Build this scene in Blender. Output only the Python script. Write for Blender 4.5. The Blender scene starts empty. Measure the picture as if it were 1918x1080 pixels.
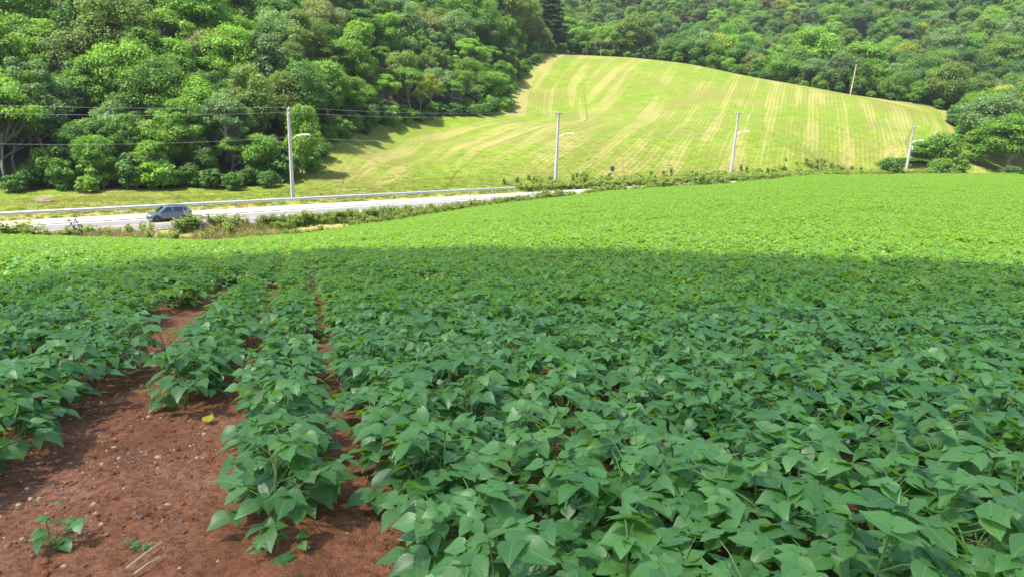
import bpy, math, random
import numpy as np
from mathutils import Vector, Matrix, noise as mnoise

S = bpy.context.scene
C = S.collection
rad = math.radians

# ------------------------------------------------------------------ camera, sky, sun, exposure
PITCH, ROLL, FOC = rad(14.5), rad(1.5), 1296.0
FW = np.array([0, math.cos(PITCH), -math.sin(PITCH)])
_ri = np.array([1.0, 0, 0]); _up = np.array([0, math.sin(PITCH), math.cos(PITCH)])
RT = _ri * math.cos(ROLL) + _up * math.sin(ROLL)
UP = _up * math.cos(ROLL) - _ri * math.sin(ROLL)
cam_d = bpy.data.cameras.new('camera')
cam_d.sensor_width = 36.0
cam_d.lens = FOC / 1918.0 * 36.0
cam_d.clip_start = 0.05; cam_d.clip_end = 3000.0
cam = bpy.data.objects.new('camera', cam_d); C.objects.link(cam)
cam.matrix_world = Matrix(((RT[0], UP[0], -FW[0], 0), (RT[1], UP[1], -FW[1], 0), (RT[2], UP[2], -FW[2], 0), (0, 0, 0, 1)))
S.camera = cam

SUN_EL = rad(62.0)
SUN_H = np.array([-0.80, -0.60]); SUN_H /= np.linalg.norm(SUN_H)
SUN = np.array([SUN_H[0] * math.cos(SUN_EL), SUN_H[1] * math.cos(SUN_EL), math.sin(SUN_EL)])
W = bpy.data.worlds.new('World'); S.world = W; W.use_nodes = True
wn = W.node_tree.nodes; wl = W.node_tree.links
sky = wn.new('ShaderNodeTexSky'); sky.sky_type = 'NISHITA'; sky.sun_disc = False
sky.sun_elevation = SUN_EL; sky.sun_rotation = math.atan2(SUN_H[0], SUN_H[1])
sky.air_density = 1.0; sky.dust_density = 1.2; sky.ozone_density = 1.0
bg = wn['Background']; bg.inputs['Strength'].default_value = 0.15
wl.new(sky.outputs[0], bg.inputs['Color'])
sun_d = bpy.data.lights.new('sun', 'SUN'); sun_d.energy = 5.0; sun_d.angle = rad(0.53); sun_d.color = (1.0, 0.95, 0.86)
sun = bpy.data.objects.new('sun', sun_d); C.objects.link(sun)
sun.rotation_euler = Vector(SUN).to_track_quat('Z', 'Y').to_euler()
S.view_settings.view_transform = 'Standard'; S.view_settings.look = 'None'
S.view_settings.exposure = 1.3; S.view_settings.gamma = 1.0; S.view_settings.use_curve_mapping = False
S.render.engine = 'CYCLES'
S.cycles.use_denoising = True
S.cycles.max_bounces = 6; S.cycles.diffuse_bounces = 3; S.cycles.glossy_bounces = 2
S.cycles.transmission_bounces = 4; S.cycles.transparent_max_bounces = 8; S.cycles.caustics_reflective = False

# ------------------------------------------------------------------ small helpers
def at(px, py, d):
    """world point seen at photo pixel (px, py) at distance d along the view axis"""
    return RT * ((px - 959) / FOC * d) - UP * ((py - 540) / FOC * d) + FW * d
def to_px(P):
    P = np.asarray(P, float); d = P @ FW; dd = np.where(np.abs(d) < 1e-3, 1e-3, d)
    return 959 + FOC * (P @ RT) / dd, 540 - FOC * (P @ UP) / dd, d
def tag(o, label=None, cat=None, group=None, kind=None):
    if label: o['label'] = label
    if cat: o['category'] = cat
    if group: o['group'] = group
    if kind: o['kind'] = kind
    return o
def mesh_np(name, V, F, mat=None, smooth=False, attrs=None):
    """mesh from an (n,3) array and an (m,k) face array (or a list of face tuples)"""
    me = bpy.data.meshes.new(name)
    V = np.asarray(V, dtype=np.float32)
    if isinstance(F, np.ndarray):
        k = F.shape[1]
        me.vertices.add(len(V)); me.vertices.foreach_set('co', V.ravel())
        me.loops.add(F.size); me.loops.foreach_set('vertex_index', F.astype(np.int32).ravel())
        me.polygons.add(len(F)); me.polygons.foreach_set('loop_start', np.arange(0, F.size, k, dtype=np.int32))
        me.update(calc_edges=True)
    else:
        me.from_pydata([tuple(map(float, v)) for v in V], [], F); me.update()
    if smooth: me.polygons.foreach_set('use_smooth', np.ones(len(me.polygons), dtype=bool))
    if attrs:
        for k_, a in attrs.items():
            at_ = me.attributes.new(k_, 'FLOAT', 'POINT'); at_.data.foreach_set('value', np.asarray(a, dtype=np.float32))
    if mat: me.materials.append(mat)
    return me
def link(name, data, parent=None, loc=None, rz=None):
    o = bpy.data.objects.new(name, data); C.objects.link(o)
    if parent is not None: o.parent = parent
    if loc is not None: o.location = tuple(float(v) for v in loc)
    if rz is not None: o.rotation_euler = (0, 0, rz)
    return o
def empty(name, loc, rz=0.0):
    o = link(name, None, loc=loc, rz=rz); o.empty_display_size = 0.2
    return o

class MB:
    """collects boxes, tubes and loose faces; build() links them as one mesh"""
    def __init__(s): s.v = []; s.f = []
    def add(s, vs, fs):
        b = len(s.v); s.v += [tuple(map(float, v)) for v in vs]; s.f += [tuple(b + i for i in f) for f in fs]
    def box(s, c, d, M=None):
        x, y, z = d[0] / 2, d[1] / 2, d[2] / 2
        vs = [Vector((a * x, b * y, e * z)) for e in (-1, 1) for b in (-1, 1) for a in (-1, 1)]
        if M is not None: vs = [M @ v for v in vs]
        vs = [v + Vector(c) for v in vs]
        s.add(vs, [(0, 2, 3, 1), (4, 5, 7, 6), (0, 1, 5, 4), (2, 6, 7, 3), (0, 4, 6, 2), (1, 3, 7, 5)])
    def tube(s, pts, rs, n=6, cap=True):
        pts = [Vector(p) for p in pts]
        if not hasattr(rs, '__len__'): rs = [rs] * len(pts)
        vs = []; fs = []
        for i, p in enumerate(pts):
            t = (pts[min(i + 1, len(pts) - 1)] - pts[max(i - 1, 0)])
            if t.length < 1e-9: t = Vector((0, 0, 1))
            t.normalize()
            a = t.cross(Vector((0.123, 0.98, 0.2)));
            if a.length < 0.1: a = t.cross(Vector((1, 0, 0)))
            a.normalize(); b = t.cross(a)
            for k in range(n):
                th = 2 * math.pi * k / n
                vs.append(p + (a * math.cos(th) + b * math.sin(th)) * rs[i])
        for i in range(len(pts) - 1):
            for k in range(n):
                k2 = (k + 1) % n
                fs.append((i * n + k, i * n + k2, (i + 1) * n + k2, (i + 1) * n + k))
        if cap:
            fs.append(tuple(range(n - 1, -1, -1))); fs.append(tuple((len(pts) - 1) * n + k for k in range(n)))
        s.add(vs, fs)
    def lathe(s, prof, n=12, c=(0, 0, 0), M=None):
        vs = []; fs = []
        for r, z in prof:
            for k in range(n):
                v = Vector((r * math.cos(2 * math.pi * k / n), r * math.sin(2 * math.pi * k / n), z))
                if M is not None: v = M @ v
                vs.append(v + Vector(c))
        for i in range(len(prof) - 1):
            for k in range(n):
                fs.append((i * n + k, i * n + (k + 1) % n, (i + 1) * n + (k + 1) % n, (i + 1) * n + k))
        fs.append(tuple(range(n - 1, -1, -1))); fs.append(tuple((len(prof) - 1) * n + k for k in range(n)))
        s.add(vs, fs)
    def mesh(s, name, mat, smooth=False): return mesh_np(name, s.v, s.f, mat, smooth)
    def build(s, name, mat, parent=None, loc=None, rz=None, smooth=False):
        return link(name, s.mesh(name, mat, smooth), parent, loc, rz)

# ------------------------------------------------------------------ materials
class NT:
    def __init__(s, name):
        s.m = bpy.data.materials.new(name); s.m.use_nodes = True
        s.t = s.m.node_tree; s.n = s.t.nodes; s.l = s.t.links
        s.p = s.n['Principled BSDF']; s.out = s.n['Material Output']
    def node(s, t, **kw):
        nd = s.n.new(t)
        for k, v in kw.items():
            if k.startswith('i_'):
                key = k[2:]; key = int(key) if key.isdigit() else key
                s.set(nd.inputs[key], v)
            else: setattr(nd, k, v)
        return nd
    def set(s, inp, v):
        if isinstance(v, bpy.types.NodeSocket): s.l.new(v, inp)
        elif hasattr(v, '__len__') and len(v) == 3 and len(getattr(inp, 'default_value', (0, 0, 0))) == 4: inp.default_value = (*v, 1)
        else: inp.default_value = v
    def noise(s, scale, detail=4, rough=0.55, vec=None, dist=0.0):
        nd = s.node('ShaderNodeTexNoise'); nd.inputs['Scale'].default_value = scale; nd.inputs['Detail'].default_value = detail
        nd.inputs['Roughness'].default_value = rough; nd.inputs['Distortion'].default_value = dist
        if vec is not None: s.l.new(vec, nd.inputs['Vector'])
        return nd.outputs['Fac']
    def math(s, op, a, b=0.0, c=0.0, clamp=False):
        nd = s.node('ShaderNodeMath', operation=op, use_clamp=clamp)
        for i, v in enumerate((a, b, c)): s.set(nd.inputs[i], v)
        return nd.outputs[0]
    def mix(s, f, a, b, blend='MIX'):
        nd = s.node('ShaderNodeMix', data_type='RGBA', blend_type=blend)
        s.set(nd.inputs['Factor'], f); s.set(nd.inputs['A'], a); s.set(nd.inputs['B'], b)
        # RGBA sockets
        s.set(nd.inputs[6], a); s.set(nd.inputs[7], b)
        return nd.outputs[2]
    def ramp(s, f, stops):
        nd = s.node('ShaderNodeValToRGB'); s.l.new(f, nd.inputs[0]); cr = nd.color_ramp
        while len(cr.elements) < len(stops): cr.elements.new(0.5)
        for e, (p, c) in zip(cr.elements, stops): e.position = p; e.color = (*c, 1) if len(c) == 3 else c
        return nd.outputs[0]
    def map(s, f, a, b, c=0.0, d=1.0):
        nd = s.node('ShaderNodeMapRange'); s.l.new(f, nd.inputs[0])
        for i, v in enumerate((a, b, c, d)): nd.inputs[i + 1].default_value = v
        return nd.outputs[0]
    def attr(s, name, out='Fac'): return s.node('ShaderNodeAttribute', attribute_name=name).outputs[out]
    def obj(s): return s.node('ShaderNodeTexCoord').outputs['Object']
    def pos(s): return s.node('ShaderNodeNewGeometry').outputs['Position']
    def bump(s, h, strength=0.4, dist=0.05):
        nd = s.node('ShaderNodeBump'); nd.inputs['Strength'].default_value = strength; nd.inputs['Distance'].default_value = dist
        s.l.new(h, nd.inputs['Height']); s.l.new(nd.outputs[0], s.p.inputs['Normal']); return nd
    def base(s, c, rough=0.7, metal=0.0, spec=0.5):
        s.set(s.p.inputs['Base Color'], c); s.set(s.p.inputs['Roughness'], rough)
        s.p.inputs['Metallic'].default_value = metal; s.p.inputs['Specular IOR Level'].default_value = spec
        return s

def simple(name, col, rough=0.7, metal=0.0, var=0.12, scale=3.0, spec=0.5, bump=0.0):
    t = NT(name); n = t.noise(scale, 5, 0.6, t.obj())
    dark = tuple(c * (1 - var) for c in col); lite = tuple(min(1, c * (1 + var)) for c in col)
    t.base(t.mix(t.map(n, 0.3, 0.7), dark, lite), rough, metal, spec)
    if bump: t.bump(n, bump, 0.02)
    return t.m

def leaf_mat(name, dark, lite, trans, fac_t=0.35, rough=0.5, spec=0.35, use_color=False, vein=False, tint=None):
    """two-tone leaf: per-leaf value in the attribute 'var', per-object shift, light shining through"""
    t = NT(name)
    v = t.attr('var'); oi = t.node('ShaderNodeObjectInfo')
    f = t.math('ADD', t.math('MULTIPLY', v, 0.8), t.math('MULTIPLY', oi.outputs['Random'], 0.2), clamp=True)
    col = t.mix(f, dark, lite)
    tc = t.mix(f, tuple(c * 0.75 for c in trans), trans)
    if use_color:
        tn = (*tint, 1) if tint else oi.outputs['Color']
        col = t.mix(1.0, col, tn, 'MULTIPLY'); tc = t.mix(1.0, tc, tn, 'MULTIPLY')
    if vein:
        uv = t.node('ShaderNodeUVMap').outputs[0]; sep = t.node('ShaderNodeSeparateXYZ'); t.l.new(uv, sep.inputs[0])
        ax = t.math('ABSOLUTE', t.math('SUBTRACT', sep.outputs[0], 0.5))
        mid = t.map(ax, 0.0, 0.03, 1.0, 0.0)
        side = t.math('SINE', t.math('MULTIPLY', t.math('SUBTRACT', sep.outputs[1], t.math('MULTIPLY', ax, 0.9)), 44.0))
        sv = t.map(side, 0.86, 1.0, 0.0, 0.18)
        vv = t.math('MAXIMUM', mid, sv)
        col = t.mix(t.math('MULTIPLY', vv, 0.45), col, tuple(min(1, c * 1.8) for c in lite))
        mott = t.noise(60, 2, 0.5, t.obj()); col = t.mix(t.map(mott, 0.35, 0.75, 0.0, 0.22), col, tuple(c * 0.7 for c in dark))
        t.bump(side, 0.06, 0.002)
    t.base(col, rough, 0, spec)
    tr = t.node('ShaderNodeBsdfTranslucent'); t.l.new(tc, tr.inputs[0])
    ms = t.node('ShaderNodeMixShader'); ms.inputs[0].default_value = fac_t
    t.l.new(t.p.outputs[0], ms.inputs[1]); t.l.new(tr.outputs[0], ms.inputs[2]); t.l.new(ms.outputs[0], t.out.inputs[0])
    return t.m

M = {}
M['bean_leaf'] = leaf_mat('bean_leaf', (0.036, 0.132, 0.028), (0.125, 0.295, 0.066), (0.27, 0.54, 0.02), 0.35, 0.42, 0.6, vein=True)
M['bean_leaf_sunlit_tone'] = leaf_mat('bean_leaf_sunlit_tone', (0.062, 0.160, 0.016), (0.180, 0.325, 0.032), (0.36, 0.58, 0.012), 0.40, 0.40, 0.5)  # brighter, yellower copy of the bean leaf: sunlight painted into its colour
M['bean_leaf_mid'] = leaf_mat('bean_leaf_mid', (0.040, 0.140, 0.020), (0.118, 0.290, 0.034), (0.29, 0.55, 0.014), 0.37, 0.46, 0.45)  # in-between copy, softens the painted step towards the sunlit leaf tone
M['dry_leaf'] = leaf_mat('dry_leaf', (0.30, 0.24, 0.12), (0.42, 0.34, 0.18), (0.3, 0.25, 0.1), 0.2, 0.7)
M['yellow_leaf'] = leaf_mat('yellow_leaf', (0.40, 0.36, 0.03), (0.55, 0.46, 0.04), (0.6, 0.5, 0.05), 0.3, 0.55)
M['bean_stem'] = simple('bean_stem', (0.09, 0.17, 0.035), 0.6)
M['tree_leaf'] = leaf_mat('tree_leaf', (0.55, 0.60, 0.55), (1.35, 1.30, 1.15), (2.1, 2.3, 1.0), 0.33, 0.55, 0.3, use_color=True)
M['weed_leaf'] = leaf_mat('weed_leaf', (0.13, 0.20, 0.035), (0.25, 0.32, 0.06), (0.38, 0.48, 0.05), 0.35, 0.55, 0.3)
M['bark_pale'] = simple('bark_pale', (0.26, 0.24, 0.20), 0.9, var=0.35, scale=1.5)
M['bark'] = simple('bark', (0.16, 0.125, 0.10), 0.95, var=0.35, scale=1.5)
M['bark_grey'] = simple('bark_grey', (0.17, 0.155, 0.135), 0.95, var=0.3, scale=1.5)

def soil_mat():
    t = NT('red_soil'); p = t.pos()
    a = t.noise(2.2, 6, 0.6, p); b = t.noise(28, 6, 0.7, p); c = t.noise(140, 3, 0.6, p)
    col = t.ramp(a, [(0.30, (0.25, 0.097, 0.045)), (0.5, (0.38, 0.160, 0.076)), (0.72, (0.49, 0.235, 0.128))])
    col = t.mix(t.map(b, 0.40, 0.62, 0.0, 0.8), col, (0.16, 0.058, 0.024))
    vo = t.node('ShaderNodeTexVoronoi', feature='F1'); vo.inputs['Scale'].default_value = 55; t.l.new(p, vo.inputs['Vector'])
    grit = t.map(vo.outputs['Distance'], 0.12, 0.2, 1.0, 0.0)
    gm = t.math('MULTIPLY', grit, t.map(t.noise(9, 3, 0.5, p), 0.48, 0.62))
    col = t.mix(t.math('MULTIPLY', gm, 0.75), col, t.ramp(c, [(0.3, (0.30, 0.15, 0.10)), (0.7, (0.50, 0.38, 0.30))]))
    t.base(col, 0.92, 0, 0.2)
    h = t.math('ADD', t.math('ADD', t.math('MULTIPLY', b, 0.7), t.math('MULTIPLY', c, 0.3)), t.math('MULTIPLY', gm, 0.35))
    t.bump(h, 1.0, 0.05)
    return t.m
M['soil'] = soil_mat()

def verge_mat():
    t = NT('verge_ground'); p = t.pos()
    a = t.noise(0.35, 6, 0.65, p); b = t.noise(3.0, 5, 0.7, p)
    col = t.ramp(a, [(0.30, (0.10, 0.16, 0.025)), (0.46, (0.24, 0.26, 0.05)), (0.56, (0.40, 0.26, 0.11)), (0.72, (0.30, 0.15, 0.075))])
    col = t.mix(t.map(b, 0.3, 0.7, 0.0, 0.5), col, (0.15, 0.18, 0.035))
    t.base(col, 0.95, 0, 0.2); t.bump(b, 0.8, 0.15)
    return t.m
M['verge'] = verge_mat()

def hay_mat():
    """mown slope: green regrowth with pale straw swaths running along the mowing lines"""
    t = NT('mown_grass'); p = t.pos()
    ph = t.attr('phi'); hd = t.map(t.attr('hm'), -0.3, 0.3); ed = t.attr('edge')
    lane = t.math('ADD', t.math('MULTIPLY', ph, t.math('SUBTRACT', 1.0, hd)), t.math('MULTIPLY', ed, hd))
    wob = t.math('MULTIPLY', t.math('SUBTRACT', t.noise(0.05, 3, 0.5, p), 0.5), 1.2)
    lane = t.math('ADD', lane, wob)
    fine = t.math('SINE', t.math('MULTIPLY', lane, 2 * math.pi / 1.05))
    cmb = t.node('ShaderNodeCombineXYZ'); t.l.new(lane, cmb.inputs[0]); t.l.new(t.math('MULTIPLY', t.attr('along'), 0.05), cmb.inputs[1])
    band = t.noise(0.24, 2, 0.5, cmb.outputs[0])
    patch = t.noise(0.045, 5, 0.6, p); mid = t.noise(0.35, 5, 0.7, p); small = t.noise(2.2, 4, 0.7, p)
    green = t.mix(t.map(mid, 0.3, 0.7), (0.086, 0.146, 0.009), (0.156, 0.204, 0.016))
    straw = t.mix(t.map(small, 0.3, 0.7), (0.195, 0.178, 0.05), (0.275, 0.238, 0.082))
    olive = (0.15, 0.14, 0.032)
    sf = t.math('ADD', t.math('MULTIPLY', t.map(band, 0.47, 0.57), 0.60), t.math('MULTIPLY', fine, t.map(hd, 0.0, 1.0, 0.25, 0.10)))
    sf = t.math('ADD', sf, t.map(patch, 0.35, 0.66, -0.44, 0.30))
    sf = t.math('ADD', sf, t.map(small, 0.3, 0.7, -0.12, 0.12))
    dry = t.map(t.attr('dryd'), 1.5, 13.0, 0.5, 0.0)
    sf = t.math('ADD', sf, t.math('MULTIPLY', dry, t.map(mid, 0.3, 0.65)), clamp=True)
    col = t.mix(t.map(t.noise(0.06, 5, 0.65, p), 0.46, 0.64, 0.0, 0.75), green, olive)
    col = t.mix(t.math('MULTIPLY', t.map(sf, 0.02, 0.75), 0.85), col, straw)
    t.base(col, 0.9, 0, 0.2)
    t.bump(t.math('ADD', t.math('MULTIPLY', small, 0.6), t.math('MULTIPLY', fine, 0.2)), 0.7, 0.12)
    return t.m
M['hay'] = hay_mat()

def floor_mat():
    t = NT('forest_floor'); p = t.pos(); b = t.noise(0.8, 5, 0.7, p)
    t.base(t.ramp(b, [(0.3, (0.035, 0.045, 0.018)), (0.7, (0.075, 0.06, 0.03))]), 0.95, 0, 0.2); t.bump(b, 0.7, 0.2)
    return t.m
M['floor'] = floor_mat()

def asphalt_mat():
    t = NT('asphalt'); p = t.pos(); a = t.noise(0.5, 5, 0.6, p); b = t.noise(14, 4, 0.7, p)
    c = t.mix(t.map(a, 0.3, 0.7), (0.16, 0.148, 0.150), (0.22, 0.205, 0.205))
    t.base(t.mix(t.map(b, 0.3, 0.7, 0, 0.35), c, (0.10, 0.095, 0.095)), 0.85, 0, 0.3); t.bump(b, 0.3, 0.02)
    return t.m
M['asphalt'] = asphalt_mat()
def concrete_mat(name, col, stain):
    t = NT(name); p = t.pos(); a = t.noise(0.7, 6, 0.65, p); b = t.noise(9, 4, 0.6, p)
    c = t.mix(t.map(a, 0.35, 0.7, 0, 0.6), col, stain); c = t.mix(t.map(b, 0.35, 0.7, 0, 0.25), c, tuple(v * 0.6 for v in col))
    t.base(c, 0.88, 0, 0.3); t.bump(b, 0.3, 0.02)
    return t.m
M['concrete'] = concrete_mat('concrete', (0.36, 0.33, 0.27), (0.29, 0.235, 0.17))
M['pole_concrete'] = concrete_mat('pole_concrete', (0.44, 0.42, 0.385), (0.32, 0.30, 0.265))
M['galv'] = simple('galvanised_steel', (0.55, 0.57, 0.58), 0.42, 0.6, 0.1, 1.0)
M['white_paint'] = simple('white_paint', (0.72, 0.72, 0.70), 0.6, 0, 0.15, 4.0)
M['yellow_paint'] = simple('yellow_paint', (0.60, 0.40, 0.10), 0.7, 0, 0.2, 4.0)
M['dark_metal'] = simple('dark_metal', (0.035, 0.04, 0.042), 0.5, 0.3)
M['ceramic'] = simple('ceramic', (0.55, 0.50, 0.45), 0.3)
M['wire'] = simple('wire', (0.30, 0.30, 0.30), 0.5, 0.3)
M['wood'] = simple('weathered_wood', (0.42, 0.33, 0.20), 0.9, 0, 0.25, 2.0)
M['lamp_glass'] = simple('lamp_glass', (0.75, 0.76, 0.76), 0.25, 0, 0.05)
M['stone'] = simple('stone', (0.29, 0.155, 0.085), 0.85, 0, 0.3, 18.0, bump=0.4)
M['stone_pale'] = simple('stone_pale', (0.47, 0.33, 0.21), 0.85, 0, 0.25, 18.0, bump=0.4)
M['boulder'] = simple('boulder', (0.17, 0.115, 0.09), 0.9, 0, 0.4, 2.0, bump=0.6)
M['dry'] = simple('dry_plant', (0.42, 0.34, 0.20), 0.9, 0, 0.25, 8.0)
M['dead_stem'] = simple('dead_stem', (0.10, 0.075, 0.05), 0.95, 0, 0.25, 8.0)

# ------------------------------------------------------------------ terrain
E_ = np.array([0.82, 0.572]); N_ = np.array([-0.572, 0.82])
def tm(x, y):
    """along-road and across-road coordinates; the road bends gently at its far end"""
    t = E_[0] * x + E_[1] * y; n = N_[0] * x + N_[1] * y
    return t, n + 0.0014 * np.maximum(0, t - 90) ** 2
def xy(t, m):
    n = m - 0.0014 * np.maximum(0, t - 90) ** 2
    return E_[0] * t + N_[0] * n, E_[1] * t + N_[1] * n
ROAD_Z = -12.2
EDGE_T = np.array([-60, -3, 6, 14, 22, 35, 46, 60, 72, 130, 240.0])
EDGE_M = np.array([71, 71, 68.5, 65.7, 68.6, 70.5, 71.8, 72.4, 72.6, 72.8, 72.8])
def m_edge(t): return np.interp(t, EDGE_T, EDGE_M)
def field_z(x, y):
    u = np.clip(x / np.maximum(y, 6.0), -1.2, 1.2)
    g = np.interp(u, [-1.2, -0.75, -0.45, -0.3, -0.15, -0.05, 0.14, 0.3, 0.42, 0.74, 1.2],
                  [-0.026, -0.026, -0.034, -0.014, 0.020, 0.043, 0.072, 0.083, 0.097, 0.100, 0.10])
    w = 7.0
    sp = w * (np.log1p(np.exp(np.clip((y - 22) / w, -30, 30))) + np.where((y - 22) / w > 30, (y - 22) / w - 30, 0)) - w * math.log1p(math.exp(-22 / w))
    return -1.25 + 0.012 * x - 0.158 * y + g * np.maximum(sp, 0)
# control points of the slopes beyond the road: (photo x, photo y, distance)
HP = [(700, 300, 124), (700, 262, 140), (800, 235, 160), (930, 207, 188), (955, 155, 225), (1040, 100, 278), (1000, 285, 136), (1000, 235, 165),
      (1100, 160, 222), (1100, 104, 270), (1300, 285, 150), (1300, 230, 178), (1300, 170, 212), (1300, 122, 252), (1180, 108, 262),
      (1500, 285, 155), (1500, 230, 178), (1500, 190, 204), (1500, 160, 225), (1700, 285, 166), (1700, 240, 184), (1700, 198, 204),
      (1785, 255, 184), (1785, 300, 172), (580, 330, 108), (480, 346, 102), (300, 353, 95), (0, 356, 88), (850, 330, 118), (1046, 86, 290), (1768, 203, 207), (1800, 218, 203), (1740, 200, 206)]
ctrl = [at(*q) for q in HP]
def dz(px, d, z):
    p = at(px, 205, d); return np.array([p[0], p[1], z])
ctrl += [dz(1050, 345, 25), dz(1180, 320, 15), dz(1300, 305, 11), dz(1500, 275, 3), dz(1700, 245, -4), dz(1850, 228, -3), dz(1918, 180, -12),
         dz(1000, 440, 50), dz(1000, 560, 98), dz(1300, 360, 20), dz(1300, 450, 50), dz(1300, 560, 98), dz(1600, 320, 12), dz(1600, 420, 48),
         dz(1600, 540, 98), dz(1900, 260, 2), dz(1900, 350, 34), dz(1900, 480, 84), dz(2200, 230, 0), dz(2200, 340, 40), dz(2200, 500, 90),
         dz(0, 102, -4), dz(0, 125, 7), dz(0, 150, 19), dz(0, 200, 42), dz(0, 290, 74), dz(300, 112, -2), dz(300, 140, 10), dz(300, 190, 34), dz(300, 290, 70),
         dz(600, 122, -5), dz(600, 145, 4), dz(600, 175, 17), dz(600, 230, 41), dz(600, 320, 72), dz(900, 200, 6), dz(900, 225, 16), dz(900, 255, 28),
         dz(900, 310, 46), dz(900, 400, 70), dz(1000, 290, 26), dz(1000, 330, 36), dz(-400, 95, -6), dz(-400, 150, 22), dz(-400, 250, 62)]
for t_ in (-60, -30, -10, 10, 30, 50, 70, 90, 110, 130, 150, 170, 200, 240):
    for m_, z_ in ((80, ROAD_Z), (88, -11.9), (92, -11.6)):
        x_, y_ = xy(t_, m_); ctrl.append(np.array([x_, y_, z_]))
ctrl = np.array(ctrl)
def tps_fit(P, lam=0.6):
    n = len(P); d = np.hypot(P[:, None, 0] - P[None, :, 0], P[:, None, 1] - P[None, :, 1]) / 100
    K = np.where(d > 0, d * d * np.log(d + 1e-12), 0) + np.eye(n) * lam * 1e-3
    Q = np.c_[np.ones(n), P[:, :2] / 100]
    A = np.block([[K, Q], [Q.T, np.zeros((3, 3))]])
    return np.linalg.solve(A, np.r_[P[:, 2], 0, 0, 0])
TW = tps_fit(ctrl)
def hill_z(x, y):
    x = np.asarray(x, float).ravel(); y = np.asarray(y, float).ravel(); out = np.zeros(len(x))
    for i in range(0, len(x), 20000):
        a, b = x[i:i + 20000], y[i:i + 20000]
        d2 = ((a[:, None] - ctrl[None, :, 0]) ** 2 + (b[:, None] - ctrl[None, :, 1]) ** 2) / 1e4
        out[i:i + 20000] = (0.5 * d2 * np.log(d2 + 1e-18)) @ TW[:-3] + TW[-3] + TW[-2] * a / 100 + TW[-1] * b / 100
    return out
def sstep(a, b, v):
    k = np.clip((v - a) / (b - a), 0, 1); return k * k * (3 - 2 * k)
def ground(x, y):
    x = np.atleast_1d(np.asarray(x, float)); y = np.atleast_1d(np.asarray(y, float))
    t, m = tm(x, y)
    z = field_z(x, y)
    me = m_edge(t)
    k = sstep(me + 0.3, 74.3, m); z = z * (1 - k) + (ROAD_Z - 0.05) * k
    far = m > 85.5
    if far.any():
        hz = hill_z(x[far], y[far]); kk = sstep(85.5, 92.0, m[far])
        z[far] = (ROAD_Z + 0.05) * (1 - kk) + hz * kk
    return z
def gz(x, y): return float(ground(x, y)[0])
def ray_ground(px, py, far=False):
    """where the line of sight through a photo pixel first meets the ground"""
    v = at(px, py, 1.0); t = np.geomspace(90.0 if far else 1.0, 700, 4000); P = v[None] * t[:, None]
    h = P[:, 2] < ground(P[:, 0], P[:, 1]); i = int(np.argmax(h)) if h.any() else len(t) - 1
    return P[i]

# forest edge beyond the road (left wood), crest edge and right wood, as ground polylines
LEFT_EDGE = [(-300, 353, 84), (0, 355, 88), (300, 352, 94), (480, 345, 101), (553, 333, 108), (605, 285, 124), (720, 245, 152), (850, 224, 172), (935, 206, 188), (955, 155, 226), (1030, 107, 272), (1046, 88, 290)]
LE = np.array([at(*q)[:2] for q in LEFT_EDGE])
CREST = [(1046, 88, 290), (1100, 104, 276), (1300, 118, 258), (1500, 158, 232), (1700, 194, 210), (1775, 215, 203), (1795, 260, 186), (1785, 320, 168)]
CE = np.array([at(*q)[:2] for q in CREST])
def pdist(x, y, L):
    d = np.full(len(x), 1e9)
    for a, b in zip(L[:-1], L[1:]):
        ab = b - a; k = np.clip(((x - a[0]) * ab[0] + (y - a[1]) * ab[1]) / (ab @ ab), 0, 1)
        d = np.minimum(d, np.hypot(x - a[0] - k * ab[0], y - a[1] - k * ab[1]))
    return d
MOWN = np.vstack([LE, CE[1:6], [at(*q)[:2] for q in ((1800, 218, 204), (1840, 230, 198), (2150, 230, 190))], [xy(240, 86)], [xy(-80, 86)]])
def inside(x, y, L):
    c = np.zeros(len(x), bool); n = len(L); j = n - 1
    for i in range(n):
        xi, yi = L[i]; xj, yj = L[j]
        with np.errstate(divide='ignore', invalid='ignore'):
            c ^= ((yi > y) != (yj > y)) & (x < (xj - xi) * (y - yi) / (yj - yi + 1e-12) + xi)
        j = i
    return c

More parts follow.
